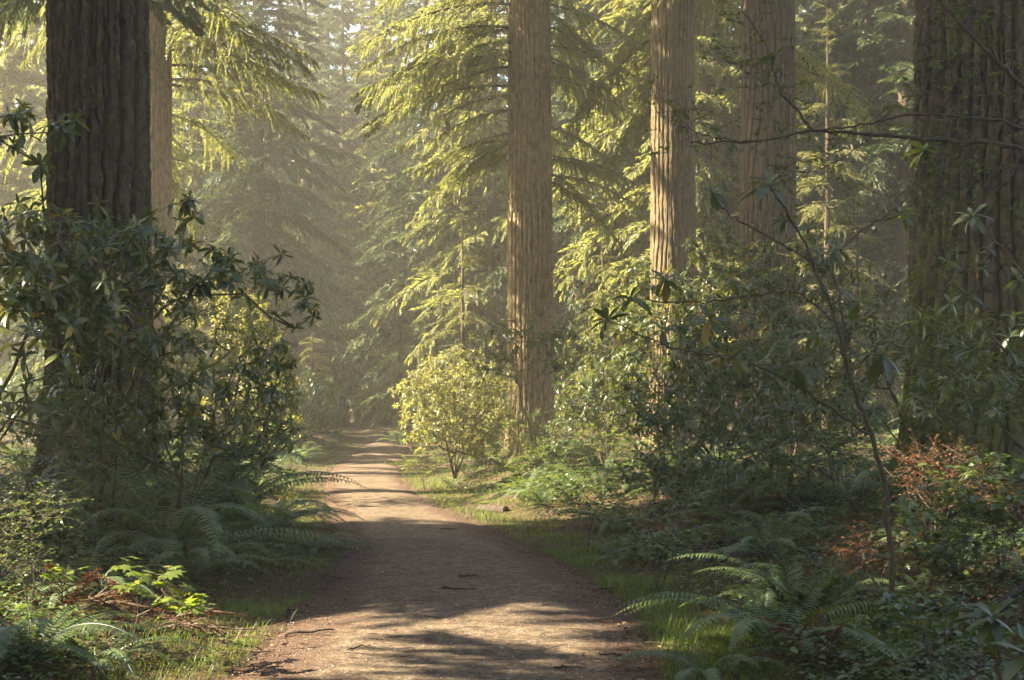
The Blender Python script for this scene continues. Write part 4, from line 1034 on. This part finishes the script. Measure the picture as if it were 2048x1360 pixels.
# maple leaf: seven lobes
def maple_leaf():
    a = np.radians([180, 140, 118, 95, 70, 48, 22, 0, -22, -48, -70, -95, -118, -140]); rr_ = [.12, .50, .30, .78, .45, .95, .52, 1.0, .52, .95, .45, .78, .30, .50]
    v = [(0.25, 0, .03)] + [(.25 + .75 * q * math.cos(t) if q > .2 else 0.12, .62 * q * math.sin(t), -.10 * q * q) for t, q in zip(a, rr_)]
    n = len(a)
    return np.array(v), None, np.array([(0, 1 + k, 1 + (k + 1) % n) for k in range(n)])
MAPLE = maple_leaf()
twiggy('vine maple seedling with bright yellow green leaves catching the sun by the path', (-2.5, 9.2), [(320, 1170, 80, 35, 9.2, .3, 9), (280, 1130, 60, 25, 9.3, .3, 5), (350, 1200, 60, 20, 9.1, .25, 6)], .115, 83, 'maple', name='vine_maple', cat='seedling', per=3, span=.16, tmpl=MAPLE)
twiggy('small vine maple seedling with sunlit leaves at the far left', (-3.2, 9.4), [(120, 1135, 35, 20, 9.4, .2, 5)], .10, 84, 'maple', name='vine_maple', cat='seedling', per=3, span=.15, tmpl=MAPLE)
twiggy('upright broad leaved seedling on the right bank beside the grass', (1.55, 15), [(1270, 1050, 45, 30, 15, .3, 8), (1370, 1060, 40, 30, 14.8, .3, 7)], .12, 85, 'salal', name='broadleaf_seedling', cat='seedling', per=4, span=.16)

# ------------------------------------------------------------------ ferns
fern('largest dark sword fern on the left bank, fronds arching down to the moss', 335, 1125, 1.5, 22, (0, 1, 2, 3, 4, 5))
fern('sword fern behind the largest one, close to the dark rhododendron', 455, 1050, 1.45, 18, (0, 1, 3, 5))
fern('sword fern leaning over the left path edge', 560, 1050, .95, 16)
fern('small sword fern trailing dark fronds onto the path', 630, 1100, .62, 10, (2, 4, 6))
fern('bright sunlit sword fern at the path edge where the haze begins', 570, 985, .72, 14, (0, 1, 3, 7))
fern('half lit sword fern beside the bright sunlit one', 510, 985, .85, 14, (0, 1, 3, 7))
fern('shaded sword fern below the lower dark rhododendron', 230, 1040, 1.3, 15, (0, 1, 3, 5))
fern('sword fern with upright fronds under the fine leaved huckleberry', 180, 960, 1.0, 12, (0, 3, 7))
fern('pale sunlit sword fern fronds at the left picture edge', 75, 1080, 1.05, 14)
fern('low sword fern behind the yellow green maple seedling', 210, 1190, .75, 12, (2, 4, 6))
fern('dark sword fern in the lower left corner', 60, 1320, .8, 14)
fern('small dark sword fern below the rusty bracken by the path', 190, 1330, .62, 11, (2, 4, 6))
fern('upright dark sword fern in front of the pale sunlit rhododendron', 1000, 945, 1.05, 16, (0, 3, 7, 1))
fern('yellow lit sword fern at the foot of the pale sunlit rhododendron', 935, 950, .75, 12, (0, 1, 7))
fern('small lit sword fern spilling to the sunny path edge', 905, 975, .55, 10)
fern('sword fern below the thicket right of the hemlock trunk', 1195, 945, 1.0, 15, (0, 3, 7, 1))
fern('dark sword fern midway along the right bank', 1225, 1060, .8, 13)
fern('small sword fern above the little log', 1075, 985, .6, 10)
fern('sword fern tucked under the tall rhododendron thicket', 1330, 960, .85, 12)
fern('sword fern with long arching fronds beside the near bare stem', 1610, 1010, 1.2, 18)
fern('sword fern behind the long arching fronds', 1500, 975, 1.0, 14)
fern('sword fern at the foot of the low rhododendron', 1690, 960, .9, 14)
fern('bluish sword fern in front of the mossy mound', 1600, 1215, .85, 14, (1, 2, 4, 0))
fern('big near sword fern with one pale frond arching to the grass', 1560, 1300, .95, 13, (1, 2, 4))
fern('shaded sword fern in front of the mossy giant trunk', 1900, 900, 1.0, 15)
fern('dark sword fern at the right picture edge', 2020, 1060, 1.0, 14)
fern('sword fern in deep shade behind the near bare stem', 1830, 1010, .95, 14)
fern('low sword fern creeping beside the right path edge', 1420, 1345, .5, 9, (2, 4, 6))
fern('hazy sword fern beyond the bright patch left of the path', 640, 925, 1.0, 12, dmin=36)
fern('second hazy sword fern left of the path, farther from its edge', 590, 925, 1.1, 12, dmin=36)
fern('dim sword fern where the path bends out of sight', 800, 890, 1.0, 12, dmin=40)
fern('sword fern on the open bank behind the short log', 1090, 1010, .8, 13)
fern('sword fern between the short log and the upright dark fern', 1045, 1000, .7, 12, (0, 3, 7, 1))
fern('sword fern at the foot of the bare stemmed rhododendron', 1100, 950, .9, 14, (0, 3, 7, 1))
fern('half lit sword fern in the middle of the open bank', 1150, 985, .8, 13)
fern('sword fern on the open bank near the little upright rhododendron', 1260, 985, .9, 14)
fern('shaded sword fern right of the little upright rhododendron', 1400, 1000, .95, 14)
fern('sword fern crowding the leafy salal clump on the bank', 1450, 1040, .9, 13)
fern('sword fern between the broken log and the bluish fern', 1530, 1110, .8, 13)
fern('sword fern above the grass strip, nearest the broad leaved seedling', 1330, 1110, .6, 11, (2, 4, 6, 1))
fern('small sword fern at the inner edge of the right grass strip', 1240, 1120, .5, 10, (2, 4, 6, 1))
fern('sword fern climbing the bank behind the near bare stem', 1760, 980, .9, 14)
fern('sword fern below the leafy trunk base of the mossy giant', 1960, 960, 1.0, 14)
fern('sword fern in the gloom between mound and right picture edge', 1920, 1150, .8, 13)
fern('low sword fern in front of the salal clump in deep shade', 1850, 1200, .6, 11, (2, 4, 6, 1))
fern('sunlit sword fern below the small leaved bush', 480, 960, .95, 14, (0, 3, 7, 1))
fern('sunlit sword fern under the yellow bush by the path', 545, 945, .95, 14, (0, 3, 7, 1))
fern('sword fern in front of the thick trunk base', 290, 975, 1.0, 14, (0, 3, 7, 1))
fern('tall shaded sword fern left of the thick trunk base', 60, 960, 1.05, 14, (0, 3, 7, 1))
fern('sword fern leaning out from the slope under the largest fern', 430, 1140, .8, 13)
fern('small sword fern on the moss below the leaning fern', 520, 1130, .55, 11, (2, 4, 6, 1))
twiggy('sunlit green bush along the bank behind the bare stemmed rhododendron', (1.4, 34), [(1170, 880, 110, 50, 34, 1.3, 110), (1100, 900, 60, 30, 33, .8, 50)], .07, 171, 'maple')
twiggy('low green bush on the open bank between two thickets', (2.6, 24.5), [(1290, 900, 80, 40, 24.5, .9, 80)], .075, 172, 'salal', name='salal_bush')
twiggy('green bush filling the slope under the bare stemmed rhododendron', (.35, 26.5), [(1070, 925, 70, 34, 26.5, .8, 70)], .07, 173, 'berry_leaf')
twiggy('low salal by the open bank above the short log', (.95, 22.5), [(1150, 960, 70, 28, 22.3, .7, 60)], .075, 174, 'salal', name='salal_bush')
twiggy('bushy green undergrowth left of the path below the yellow bush', (-5.0, 23.5), [(430, 920, 100, 50, 23.3, 1.0, 100)], .07, 175, 'berry_leaf')
twiggy('lit bush left of the path where the haze begins', (-5.5, 30.5), [(540, 880, 60, 60, 30.4, 1.0, 90)], .075, 176, 'maple')
twiggy('leafy bush behind the largest fern at the dark rhododendron stems', (-3.7, 16.5), [(400, 960, 110, 60, 16.4, .8, 80)], .06, 177, 'salal', name='salal_bush')
fern('upright sunlit sword fern just right of the pale sunlit rhododendron', 960, 925, 1.0, 14, (0, 3, 7), dmin=20)
fern('upright half lit sword fern before the slim bare stems', 1120, 925, 1.0, 14, (0, 3, 7), dmin=18)
fern('dim sword fern on the right of the shaded far path', 830, 895, 1.0, 12, dmin=44)
fern('dim sword fern left of the shaded far path', 660, 900, 1.1, 12, dmin=44)
twiggy('salal filling the slope in front of the low rhododendron thicket', (3.3, 19.5), [(1480, 905, 110, 36, 19.2, .8, 90)], .075, 191, 'salal', name='salal_bush')
twiggy('salal on the slope between the thicket and the long arching fern', (3.4, 17), [(1560, 945, 110, 32, 16.8, .7, 80)], .07, 192, 'salal', name='salal_bush')
twiggy('salal on the slope around the little upright rhododendron', (1.9, 20), [(1310, 945, 100, 30, 19.6, .8, 80)], .075, 193, 'salal', name='salal_bush')
twiggy('low huckleberry above the grass strip beside the small bank fern', (.9, 17), [(1190, 1010, 90, 28, 17, .6, 60)], .045, 194, 'berry_leaf')
twiggy('lit low huckleberry on the open bank above the short log', (.6, 25), [(1090, 975, 80, 22, 25, .8, 70)], .06, 195, 'maple')
fern('sword fern in the hollow under the tall thicket beside the slope salal', 1440, 950, .95, 14, (0, 3, 7, 1))
fern('sword fern on the slope between two salal clumps', 1370, 980, .9, 14, (0, 3, 7, 1))
fern('upright sword fern on the middle of the open bank in half light', 1205, 1000, .95, 14, (0, 3, 7, 1))
fern('sword fern filling the bank between the largest fern and the path edge', 520, 1085, 1.0, 15, (0, 1, 2, 5))
fern('sword fern on the lower slope directly above the vine maple seedling', 370, 1165, .8, 14, (0, 1, 2, 5))
fern('tall sword fern behind the largest one, against the dark shrub stems', 385, 1030, 1.25, 15, (0, 1, 3, 5))
bracken('bright green upright lady fern standing before the mossy mound', 1605, 1275, .82, 14, LADY, name='lady_fern', tilt=-.1)
twiggy('rust red withered bracken beside the near bare stem', (3.45, 11.6), [(1870, 925, 110, 45, 11.4, .5, 60), (1900, 985, 110, 50, 11.2, .5, 50)], .030, 181, 'rust', name='withered_bracken', cat='fern', per=13, span=.34, stems=9)
twiggy('rust red withered bracken over the mossy mound', (2.7, 10.3), [(1755, 1100, 100, 42, 10.2, .4, 60)], .032, 182, 'rust', name='withered_bracken', cat='fern', per=13, span=.32)
twiggy('rust red withered bracken at the right picture edge', (3.75, 10.9), [(2010, 1000, 70, 55, 10.7, .4, 50)], .034, 183, 'rust', name='withered_bracken', cat='fern', per=13, span=.34, stems=9)
bracken('rusty bracken under the vine maple seedling', 300, 1260, .55, 8, RUST)
bracken('small rusty bracken left of the vine maple seedling', 130, 1230, .5, 7, RUST)
bracken('low rusty bracken at the foot of the big near fern', 1660, 1345, .5, 8, RUST)
bracken('rust red withered fronds below the mossy giant trunk', 1770, 840, .9, 7, RUST)
bracken('brown withered fronds at the foot of the pale sunlit rhododendron', 860, 945, .7, 7, RUST)

# dim bushes under the far firs, too hazy to tell one from another
HB = random.Random(17)
def hazy_bush(seed):
    r = np.random.default_rng(seed)
    t = thing('understory_bush', 'dim bush in the shaded haze below the far firs', 'shrub', (0, 0, 0), group='dim bushes under the far firs')
    b = ball(150, r, None, None, .3) * np.array([1.5, 1.5, 1.0]) + np.array([0, 0, 1.1])
    b = b[b[:, 2] > .15]
    nodes, par, tips = skeleton(np.zeros(3), b, r, 5, step=.6)
    lf = Geo(); fill_rosettes(lf, b, (b - np.array([0, 0, .6])) * .5 + np.array([0, 0, .7]), .30, r, (6, 9))
    link('stems', wood_from(nodes, par, .005).mesh('bush_stems', M['twig'], True), t)
    link('foliage', lf.mesh('bush_leaves', M['salal'], True), t)
    return t
HBP = [hazy_bush(900), hazy_bush(901)]
spots = [(560, 46), (610, 52), (520, 55), (470, 48), (640, 60), (400, 52), (830, 52), (860, 60), (800, 62), (900, 50), (930, 58), (660, 74), (600, 82), (820, 78), (760, 90), (700, 128), (640, 104),
         (1150, 50), (1220, 46), (1290, 56), (1400, 48), (1470, 52), (1600, 46), (1680, 50), (1760, 44), (1830, 50), (1640, 60), (1540, 62), (1900, 40), (1350, 66), (1100, 62), (30, 40), (-40, 46), (150, 52), (230, 60), (330, 58), (440, 64), (540, 68),
         (760, 140), (820, 120), (560, 110), (480, 90), (680, 150), (900, 90), (1000, 80), (1180, 84)]
for k, (px, d) in enumerate(spots):
    X = (px - 1024) * d / F
    if abs(X - pc(d)) < 2.0: X = pc(d) + (2.6 if X > pc(d) else -2.6)
    sc = HB.uniform(.75, 1.35)
    loc = (X, d, H(X, d) - .05); rz = HB.uniform(0, 6.28)
    if k < 2: HBP[k].location = loc; HBP[k].rotation_euler = (0, 0, rz); HBP[k].scale = (sc, sc, sc)
    else: dup(HBP[k % 2], loc, rz, sc)
# ------------------------------------------------------------------ what nobody could count
def scatter(n, seed, xr, yr, dens):
    r = np.random.default_rng(seed)
    y = yr[0] * (yr[1] / yr[0]) ** r.random(n); x = r.uniform(-1, 1, n) * (.38 * y + 1.2)
    keep = r.random(n) < dens(x, y)
    return x[keep], y[keep], r
def offs(x, y):
    t = x - pc(y); return np.maximum(t - pw(y), -t - pw(y)), t
def upright(n, r, lean=.35):
    a = r.uniform(0, 6.28, n); X = np.stack([np.cos(a) * lean * r.random(n), np.sin(a) * lean * r.random(n), np.ones(n)], 1)
    return frames(X, np.stack([np.cos(a), np.sin(a), np.zeros(n)], 1))

# grass along the trodden edges
def gd(x, y):
    o, t = offs(x, y)
    e = sm(o, -.12, .10) * (1 - sm(o, .45, 1.25 + 1.3 * sm(y, 17, 24) * (t > 0)))
    return e * np.clip(.15 + 1.5 * vnoise(x * 1.3, y * .9, seed=3) ** 1.5, 0, 1) * (.55 + .45 * (t > 0))
x, y, r = scatter(330000, 91, None, (5.5, 48), gd)
z = height(x, y); n = len(x)
GB = (np.array([[0, .5, 0], [0, -.5, 0], [.5, .36, .06], [.5, -.36, .06], [1, 0, .24]]), np.array([[0, 1, 3, 2]]), np.array([[2, 3, 4]]))
Mx = upright(n, r, .8)
h = r.uniform(.03, .10, n) * (.35 + 1.9 * vnoise(x * 2.4, y * 2.4, seed=8) ** 2) * (1 + .02 * y); w = .0035 * (1 + y * .045)
g = Geo().inst(GB, Mx * np.stack([h, w, h], 1)[:, None, :], np.stack([x, y, z - .005], 1), np.clip(vnoise(x * 3, y * 3, seed=1) * .5 + r.random(n) * .45, 0, 1))
tag(link('grass', g.mesh('grass_blades', M['grass'])), 'short green grass along both edges of the dirt path', None, None, 'stuff')

# moss and low herbs on the banks
def md(x, y):
    o, t = offs(x, y)
    return sm(o, .1, .5) * np.clip((vnoise(x * .9, y * .9, seed=12) - .22) * 2.2, 0, 1)
x, y, r = scatter(230000, 92, None, (5.5, 40), md)
z = height(x, y); n = len(x)
h = r.uniform(.012, .030, n) * (1 + .03 * y); w = h * .45
g = Geo().inst(KITE, upright(n, r, 1.3) * np.stack([h, w, h], 1)[:, None, :], np.stack([x, y, z - .004], 1), np.clip(vnoise(x * 2.5, y * 2.5, seed=2) * .6 + r.random(n) * .4, 0, 1))
tag(link('moss', g.mesh('moss_tufts', M['moss'])), 'soft yellow green moss carpeting the banks', None, None, 'stuff')

def hd_(x, y):
    o, t = offs(x, y)
    return sm(o, .5, 1.4) * np.clip((vnoise(x * .55, y * .55, seed=22) - .30 + .22 * sm(y, 16, 26)) * 2.6, 0, 1) * (.4 + .6 * vnoise(x * 3, y * 3, seed=23))
x, y, r = scatter(260000, 93, None, (6, 90), hd_)
z = height(x, y); n = len(x)
a = r.uniform(0, 6.28, n)
Mx = frames(np.stack([np.cos(a), np.sin(a), r.normal(-.05, .25, n)], 1), np.array([0, 0, 1.]) + r.normal(0, .25, (n, 3)))
sz = r.uniform(.025, .065, n) * (1 + .012 * y)
hh = r.random(n) ** 1.3 * (.10 + .25 * vnoise(x * 1.1, y * 1.1, seed=24))
g = Geo().inst(OVAL, Mx * sz[:, None, None], np.stack([x, y, z + hh], 1), np.clip(vnoise(x * 1.5, y * 1.5, seed=4) * .5 + r.random(n) * .45, 0, .9))
tag(link('ground_cover', g.mesh('herb_leaves', M['salal'])), 'low leafy ground cover spread over both banks', None, None, 'stuff')

# dead leaves, needles and twigs
def ld(x, y):
    o, t = offs(x, y)
    return (.12 + .5 * sm(vnoise(x * 1.6, y * .8, seed=41), .45, .75)) * (o < .1) + .70 * sm(o, -.65, .0) - .35 * sm(o, .5, 2.0)
x, y, r = scatter(130000, 94, None, (5.5, 42), ld)
o, t = offs(x, y)
z = height(x, y) + .006; n = len(x)
a = r.uniform(0, 6.28, n)
Mx = frames(np.stack([np.cos(a), np.sin(a), r.normal(0, .10, n)], 1), np.array([0, 0, 1.]) + r.normal(0, .28, (n, 3)))
big = (r.random(n) < .22) & (o > -.4)
sz = np.where(big, r.uniform(.022, .05, n), r.uniform(.008, .024, n)); wd = np.where(big, 1.0, r.uniform(.18, .6, n))
g = Geo().inst(OVAL, Mx * np.stack([sz, sz * wd, sz], 1)[:, None, :], np.stack([x, y, z], 1), np.clip(r.random(n) ** 1.3, 0, 1))
x, y, r = scatter(26000, 95, None, (5.5, 40), lambda x, y: .09 + .7 * sm(offs(x, y)[0], -.5, .1))
n = len(x); a = r.uniform(0, 6.28, n); l = r.uniform(.02, .14, n) * (.4 + r.random(n))
dx, dy = np.cos(a) * l, np.sin(a) * l
A = np.stack([x - dx, y - dy, height(x - dx, y - dy) + .006], 1); B = np.stack([x + dx, y + dy, height(x + dx, y + dy) + .006 + .02 * r.random(n)], 1)
g.segs(A, B, r.uniform(.0012, .004, n), .001, 3, .2)
tag(link('forest_litter', g.mesh('leaf_litter', M['litter'])), 'brown needles, twigs and dead leaves scattered on path and banks', None, None, 'stuff')

# gravel on the path
x, y, r = scatter(60000, 96, None, (5.5, 34), lambda x, y: (offs(x, y)[0] < -.05) * .8)
n = len(x); s = r.uniform(.0025, .010, n) * np.where(r.random(n) < .04, 1.9, 1)
OCT = (np.array([[1, 0, 0], [-.9, .2, 0], [.1, 1, .1], [0, -1, -.1], [.1, 0, .75], [0, .1, -.75]]), None, np.array([[0, 2, 4], [2, 1, 4], [1, 3, 4], [3, 0, 4], [2, 0, 5], [1, 2, 5], [3, 1, 5], [0, 3, 5]]))
a = r.uniform(0, 6.28, n)
Mx = frames(np.stack([np.cos(a), np.sin(a), r.normal(0, .2, n)], 1))
m_, nt_, ns_, ln_ = mat_new('gravel')
at_ = node(ns_, 'ShaderNodeAttribute', attribute_name='var'); rp_ = ramp(ns_, [(0, (.05, .036, .026)), (.5, (.14, .105, .078)), (1, (.30, .25, .20))]); ln_.new(at_.outputs['Fac'], rp_.inputs[0])
pb_ = node(ns_, 'ShaderNodeBsdfPrincipled'); pb_.inputs['Roughness'].default_value = .85; ln_.new(rp_.outputs[0], pb_.inputs['Base Color'])
ou_ = ns_.new('ShaderNodeOutputMaterial'); ln_.new(pb_.outputs[0], ou_.inputs['Surface'])
g = Geo().inst(OCT, Mx * (s[:, None] * np.stack([np.ones(n), r.uniform(.6, 1, n), r.uniform(.5, .9, n)], 1))[:, None, :], np.stack([x, y, height(x, y) + .007], 1), r.random(n))
tag(link('gravel', g.mesh('gravel_grains', m_)), 'fine gravel and grit strewn over the trodden path', None, None, 'stuff')

# ------------------------------------------------------------------ logs, stump, mound, sticks
def log(label, p, q, R, seed, name='fallen_log'):
    p, q = np.asarray(p, float), np.asarray(q, float)
    d = q - p; L = np.linalg.norm(d)
    r = np.random.default_rng(seed)
    nz, na = 40, 40
    u = np.linspace(0, 1, nz); th = np.arange(na) / na * 2 * PI
    TH, U = np.meshgrid(th, u)
    rad = R * (1 - .25 * U) * (1 + .16 * (vnoise(TH / 6.283 * 10, U * L * 2, perx=10, seed=seed) - .5) + .25 * (vnoise(TH / 6.283 * 4, U * L * .8, perx=4, seed=seed + 1) - .5))
    V = np.stack([U * L, np.cos(TH) * rad, np.sin(TH) * rad], -1).reshape(-1, 3)
    V = np.concatenate([V, [[.03, 0, 0]], [[L - .03, 0, 0]]])
    i = np.arange(na); j = (i + 1) % na
    qd = np.concatenate([np.stack([i, j, j + na, i + na], 1) + k * na for k in range(nz - 1)])
    tr = np.concatenate([np.stack([j, i, np.full(na, nz * na)], 1), np.stack([i + (nz - 1) * na, j + (nz - 1) * na, np.full(na, nz * na + 1)], 1)])
    o = link(name, Geo().raw(V, qd, tr).mesh(name, M['deadwood'], False), None, p)
    o.rotation_mode = 'QUATERNION'
    from mathutils import Vector
    o.rotation_quaternion = Vector(tuple(d)).to_track_quat('X', 'Z')
    tag(o, label, 'log')
a = root_at(962, 1022); b = root_at(1012, 1028)
log('short dark log lying beside the right path edge below the small fern', a + [0, 0, .03], b + [0, .2, .04], .09, 3)
a = root_at(1440, 1100); b = root_at(1530, 1070)
log('broken brown log half sunk in moss on the right bank', a + [0, 0, .05], b + [0, .5, .10], .06, 4)
a = root_at(1040, 960, 20); b = root_at(960, 985, 20)
log('mossy root log leaning down behind the upright dark fern', a + [0, 0, .08], b + [0, 0, .02], .08, 5)
a = root_at(1640, 1020); b = root_at(1560, 1040)
log('dark rotting log below the long arching fronds', a + [0, 0, .06], b + [0, .3, .06], .07, 6)
a = root_at(1850, 1340, 5); b = root_at(1640, 1300, 5)
log('thin fallen limb lying in the lower right litter', a + [0, 0, .03], b + [0, .2, .03], .022, 7, 'fallen_limb')
a = root_at(2040, 1190, 5); b = root_at(1800, 1350, 5)
log('mossy fallen limb below the corner whorl', a + [0, 0, .03], b + [0, 0, .03], .03, 8, 'fallen_limb')
g = trunk_geo(.55, .30, flare=.3, ridges=14, depth=.05, seed=9, nz=20, na=90, roots=5, rootlen=.5, top_r=.9)
cap = np.concatenate(g.v)[-90:]; g.raw(np.concatenate([cap, [[0, 0, .42]]]), None, [(k, (k + 1) % 90, 90) for k in range(90)])
sp_ = root_at(1690, 850, 15)
tag(link('stump', g.mesh('stump', M['deadwood']), None, (sp_[0], sp_[1], sp_[2] - .05)), 'broken weathered stump beside the yellow lit seedlings', 'stump')
# mossy mound under the near rhododendron
nu, nv = 48, 20
th, ph = np.meshgrid(np.arange(nu) / nu * 2 * PI, np.linspace(0, PI / 2, nv))
rad = 1 + .22 * (vnoise(th / 6.283 * 6, ph * 3, perx=6, seed=31) - .5) + .10 * (vnoise(th / 6.283 * 20, ph * 9, perx=20, seed=32) - .5)
V = np.stack([np.cos(th) * np.cos(ph) * .75 * rad, np.sin(th) * np.cos(ph) * .55 * rad, np.sin(ph) * .34 * rad - .06], -1).reshape(-1, 3)
i = np.arange(nu); j = (i + 1) % nu
q = np.concatenate([np.stack([i, j, j + nu, i + nu], 1) + k * nu for k in range(nv - 1)])
b = P(1790, 1168, 9.6)
mo = link('mossy_mound', Geo().raw(V, q).mesh('mound', bark_mat('mound_moss', [(.3, (.03, .02, .012)), (.7, (.09, .06, .04))], moss=.42, moss_top=2, bump=1.0, scale=(6, 6, 6)), True), None, (b[0], b[1] + .15, H(b[0], b[1]) - .02))
tag(mo, 'mossy earth mound that the near bare stem grows from', 'mound')
n = 9000; r = np.random.default_rng(33)
k = r.integers(0, len(V), n); pv = V[k] + r.normal(0, .02, (n, 3)); nn = V[k] / np.array([.75, .55, .34]) ** 2 + r.normal(0, .5, (n, 3))
hs = r.uniform(.012, .03, n)
link('moss_tufts', Geo().inst(KITE, frames(nn, np.array([.3, .9, .1])) * np.stack([hs, hs * .45, hs], 1)[:, None, :], pv, r.random(n)).mesh('mound_moss', M['moss']), mo)

def stick(label, px, py, ang, L, R, seed):
    r = np.random.default_rng(seed)
    c = root_at(px, py, 5)
    s = np.linspace(-.5, .5, 9) * L
    x = c[0] + np.cos(ang) * s + np.cumsum(r.normal(0, .012, 9)); y = c[1] + np.sin(ang) * s + np.cumsum(r.normal(0, .012, 9))
    z = height(x, y) + .006 + R + np.abs(r.normal(0, .006, 9))
    p = np.stack([x, y, z], 1)
    o = link('fallen_stick', Geo().tube(p - c, np.linspace(R, R * .45, 9), 6).mesh('stick', M['deadwood'], True), None, c)
    tag(o, label, 'stick')
stick('short thick stick lying crosswise on the path, nearest to the bend of shade', 935, 1157, .1, .20, .012, 1)
stick('dark stick lying mid path just beyond the near sun patch', 915, 1182, -.15, .30, .013, 2)
stick('stick at the lower right path edge by the pale fern frond', 1240, 1318, .12, .34, .009, 3)
stick('long thin stick along the right grass edge in the lower sun patch', 1360, 1300, -.5, .55, .011, 4)
stick('curved stick lying on the sunlit grass at the lower left', 470, 1265, -.35, .42, .010, 5)
stick('brown stick at the left path edge beside the lower grass', 610, 1270, .2, .30, .014, 6)
stick('small stick in the dark litter of the left path edge', 600, 1228, -.4, .24, .010, 7)
stick('dark twig on the near centre of the path', 1150, 1345, .05, .22, .010, 8)
stick('dark twig lying left of the near sun patch', 720, 1300, .6, .18, .007, 9)
stick('small twig on the path near the short log', 900, 1060, .3, .25, .010, 10)
stick('bent stick on the right grass strip', 1230, 1180, .4, .35, .009, 11)
# ------------------------------------------------------------------ light, air, camera
el, az = math.radians(SUN_EL), math.radians(SUN_AZ)
sdir = np.array([-math.cos(el) * math.cos(az), math.cos(el) * math.sin(az), math.sin(el)])
world = bpy.data.worlds.new('World'); scene.world = world; world.use_nodes = True
wn, wl = world.node_tree.nodes, world.node_tree.links
wn.clear()
sky = wn.new('ShaderNodeTexSky'); sky.sky_type = 'NISHITA'; sky.sun_disc = False
sky.sun_elevation = el; sky.sun_rotation = math.atan2(sdir[0], sdir[1]); sky.dust_density = 2.5; sky.air_density = 1.0
bg = wn.new('ShaderNodeBackground'); bg.inputs['Strength'].default_value = .05
wo = wn.new('ShaderNodeOutputWorld')
wl.new(sky.outputs[0], bg.inputs[0]); wl.new(bg.outputs[0], wo.inputs[0])

sl = bpy.data.lights.new('sun', 'SUN'); sl.energy = 5.0; sl.angle = math.radians(.53); sl.color = (1, .875, .63)
so = bpy.data.objects.new('sun', sl); COL.objects.link(so)
from mathutils import Vector
so.rotation_euler = Vector(tuple(sdir)).to_track_quat('Z', 'Y').to_euler()
so.location = (-30, 10, 40)

if HAZE_DENSITY > 0:
    g = Geo()
    x0, x1, y0, y1, z0, z1 = -75, 75, -22, 175, -2.5, 50
    v = [(x, y, z) for z in (z0, z1) for y in (y0, y1) for x in (x0, x1)]
    g.raw(v, [(0, 2, 3, 1), (4, 5, 7, 6), (0, 1, 5, 4), (1, 3, 7, 5), (3, 2, 6, 7), (2, 0, 4, 6)])
    hm, nt, ns, ln = mat_new('haze')
    pv = ns.new('ShaderNodeVolumePrincipled')
    pv.inputs['Color'].default_value = (1.0, .955, .80, 1); pv.inputs['Density'].default_value = HAZE_DENSITY; pv.inputs['Anisotropy'].default_value = .35
    out = ns.new('ShaderNodeOutputMaterial'); ln.new(pv.outputs[0], out.inputs['Volume'])
    tag(link('haze', g.mesh('haze', hm)), 'thin warm morning haze filling the forest air', None, None, 'stuff')

cam = bpy.data.cameras.new('camera'); cam.lens = 50; cam.sensor_width = 36; cam.shift_y = (HZ - 680) / 2048; cam.clip_end = 3000; cam.clip_start = .05
co = bpy.data.objects.new('camera', cam); COL.objects.link(co)
co.location = (0, 0, CAMZ); co.rotation_euler = (PI / 2, 0, 0)
scene.camera = co
scene.view_settings.view_transform = 'Standard'; scene.view_settings.look = 'None'
scene.view_settings.exposure = EXPOSURE; scene.view_settings.gamma = 1
scene.render.engine = 'CYCLES'
cy = scene.cycles
cy.use_denoising = True; cy.denoiser = 'OPENIMAGEDENOISE'; cy.denoising_input_passes = 'RGB_ALBEDO_NORMAL'
cy.max_bounces = 6; cy.diffuse_bounces = 3; cy.glossy_bounces = 2; cy.transmission_bounces = 4; cy.volume_bounces = 1; cy.transparent_max_bounces = 8
cy.sample_clamp_indirect = 4.0; cy.sample_clamp_direct = 0
cy.use_adaptive_sampling = True; cy.adaptive_threshold = .02
cy.caustics_reflective = False; cy.caustics_refractive = False
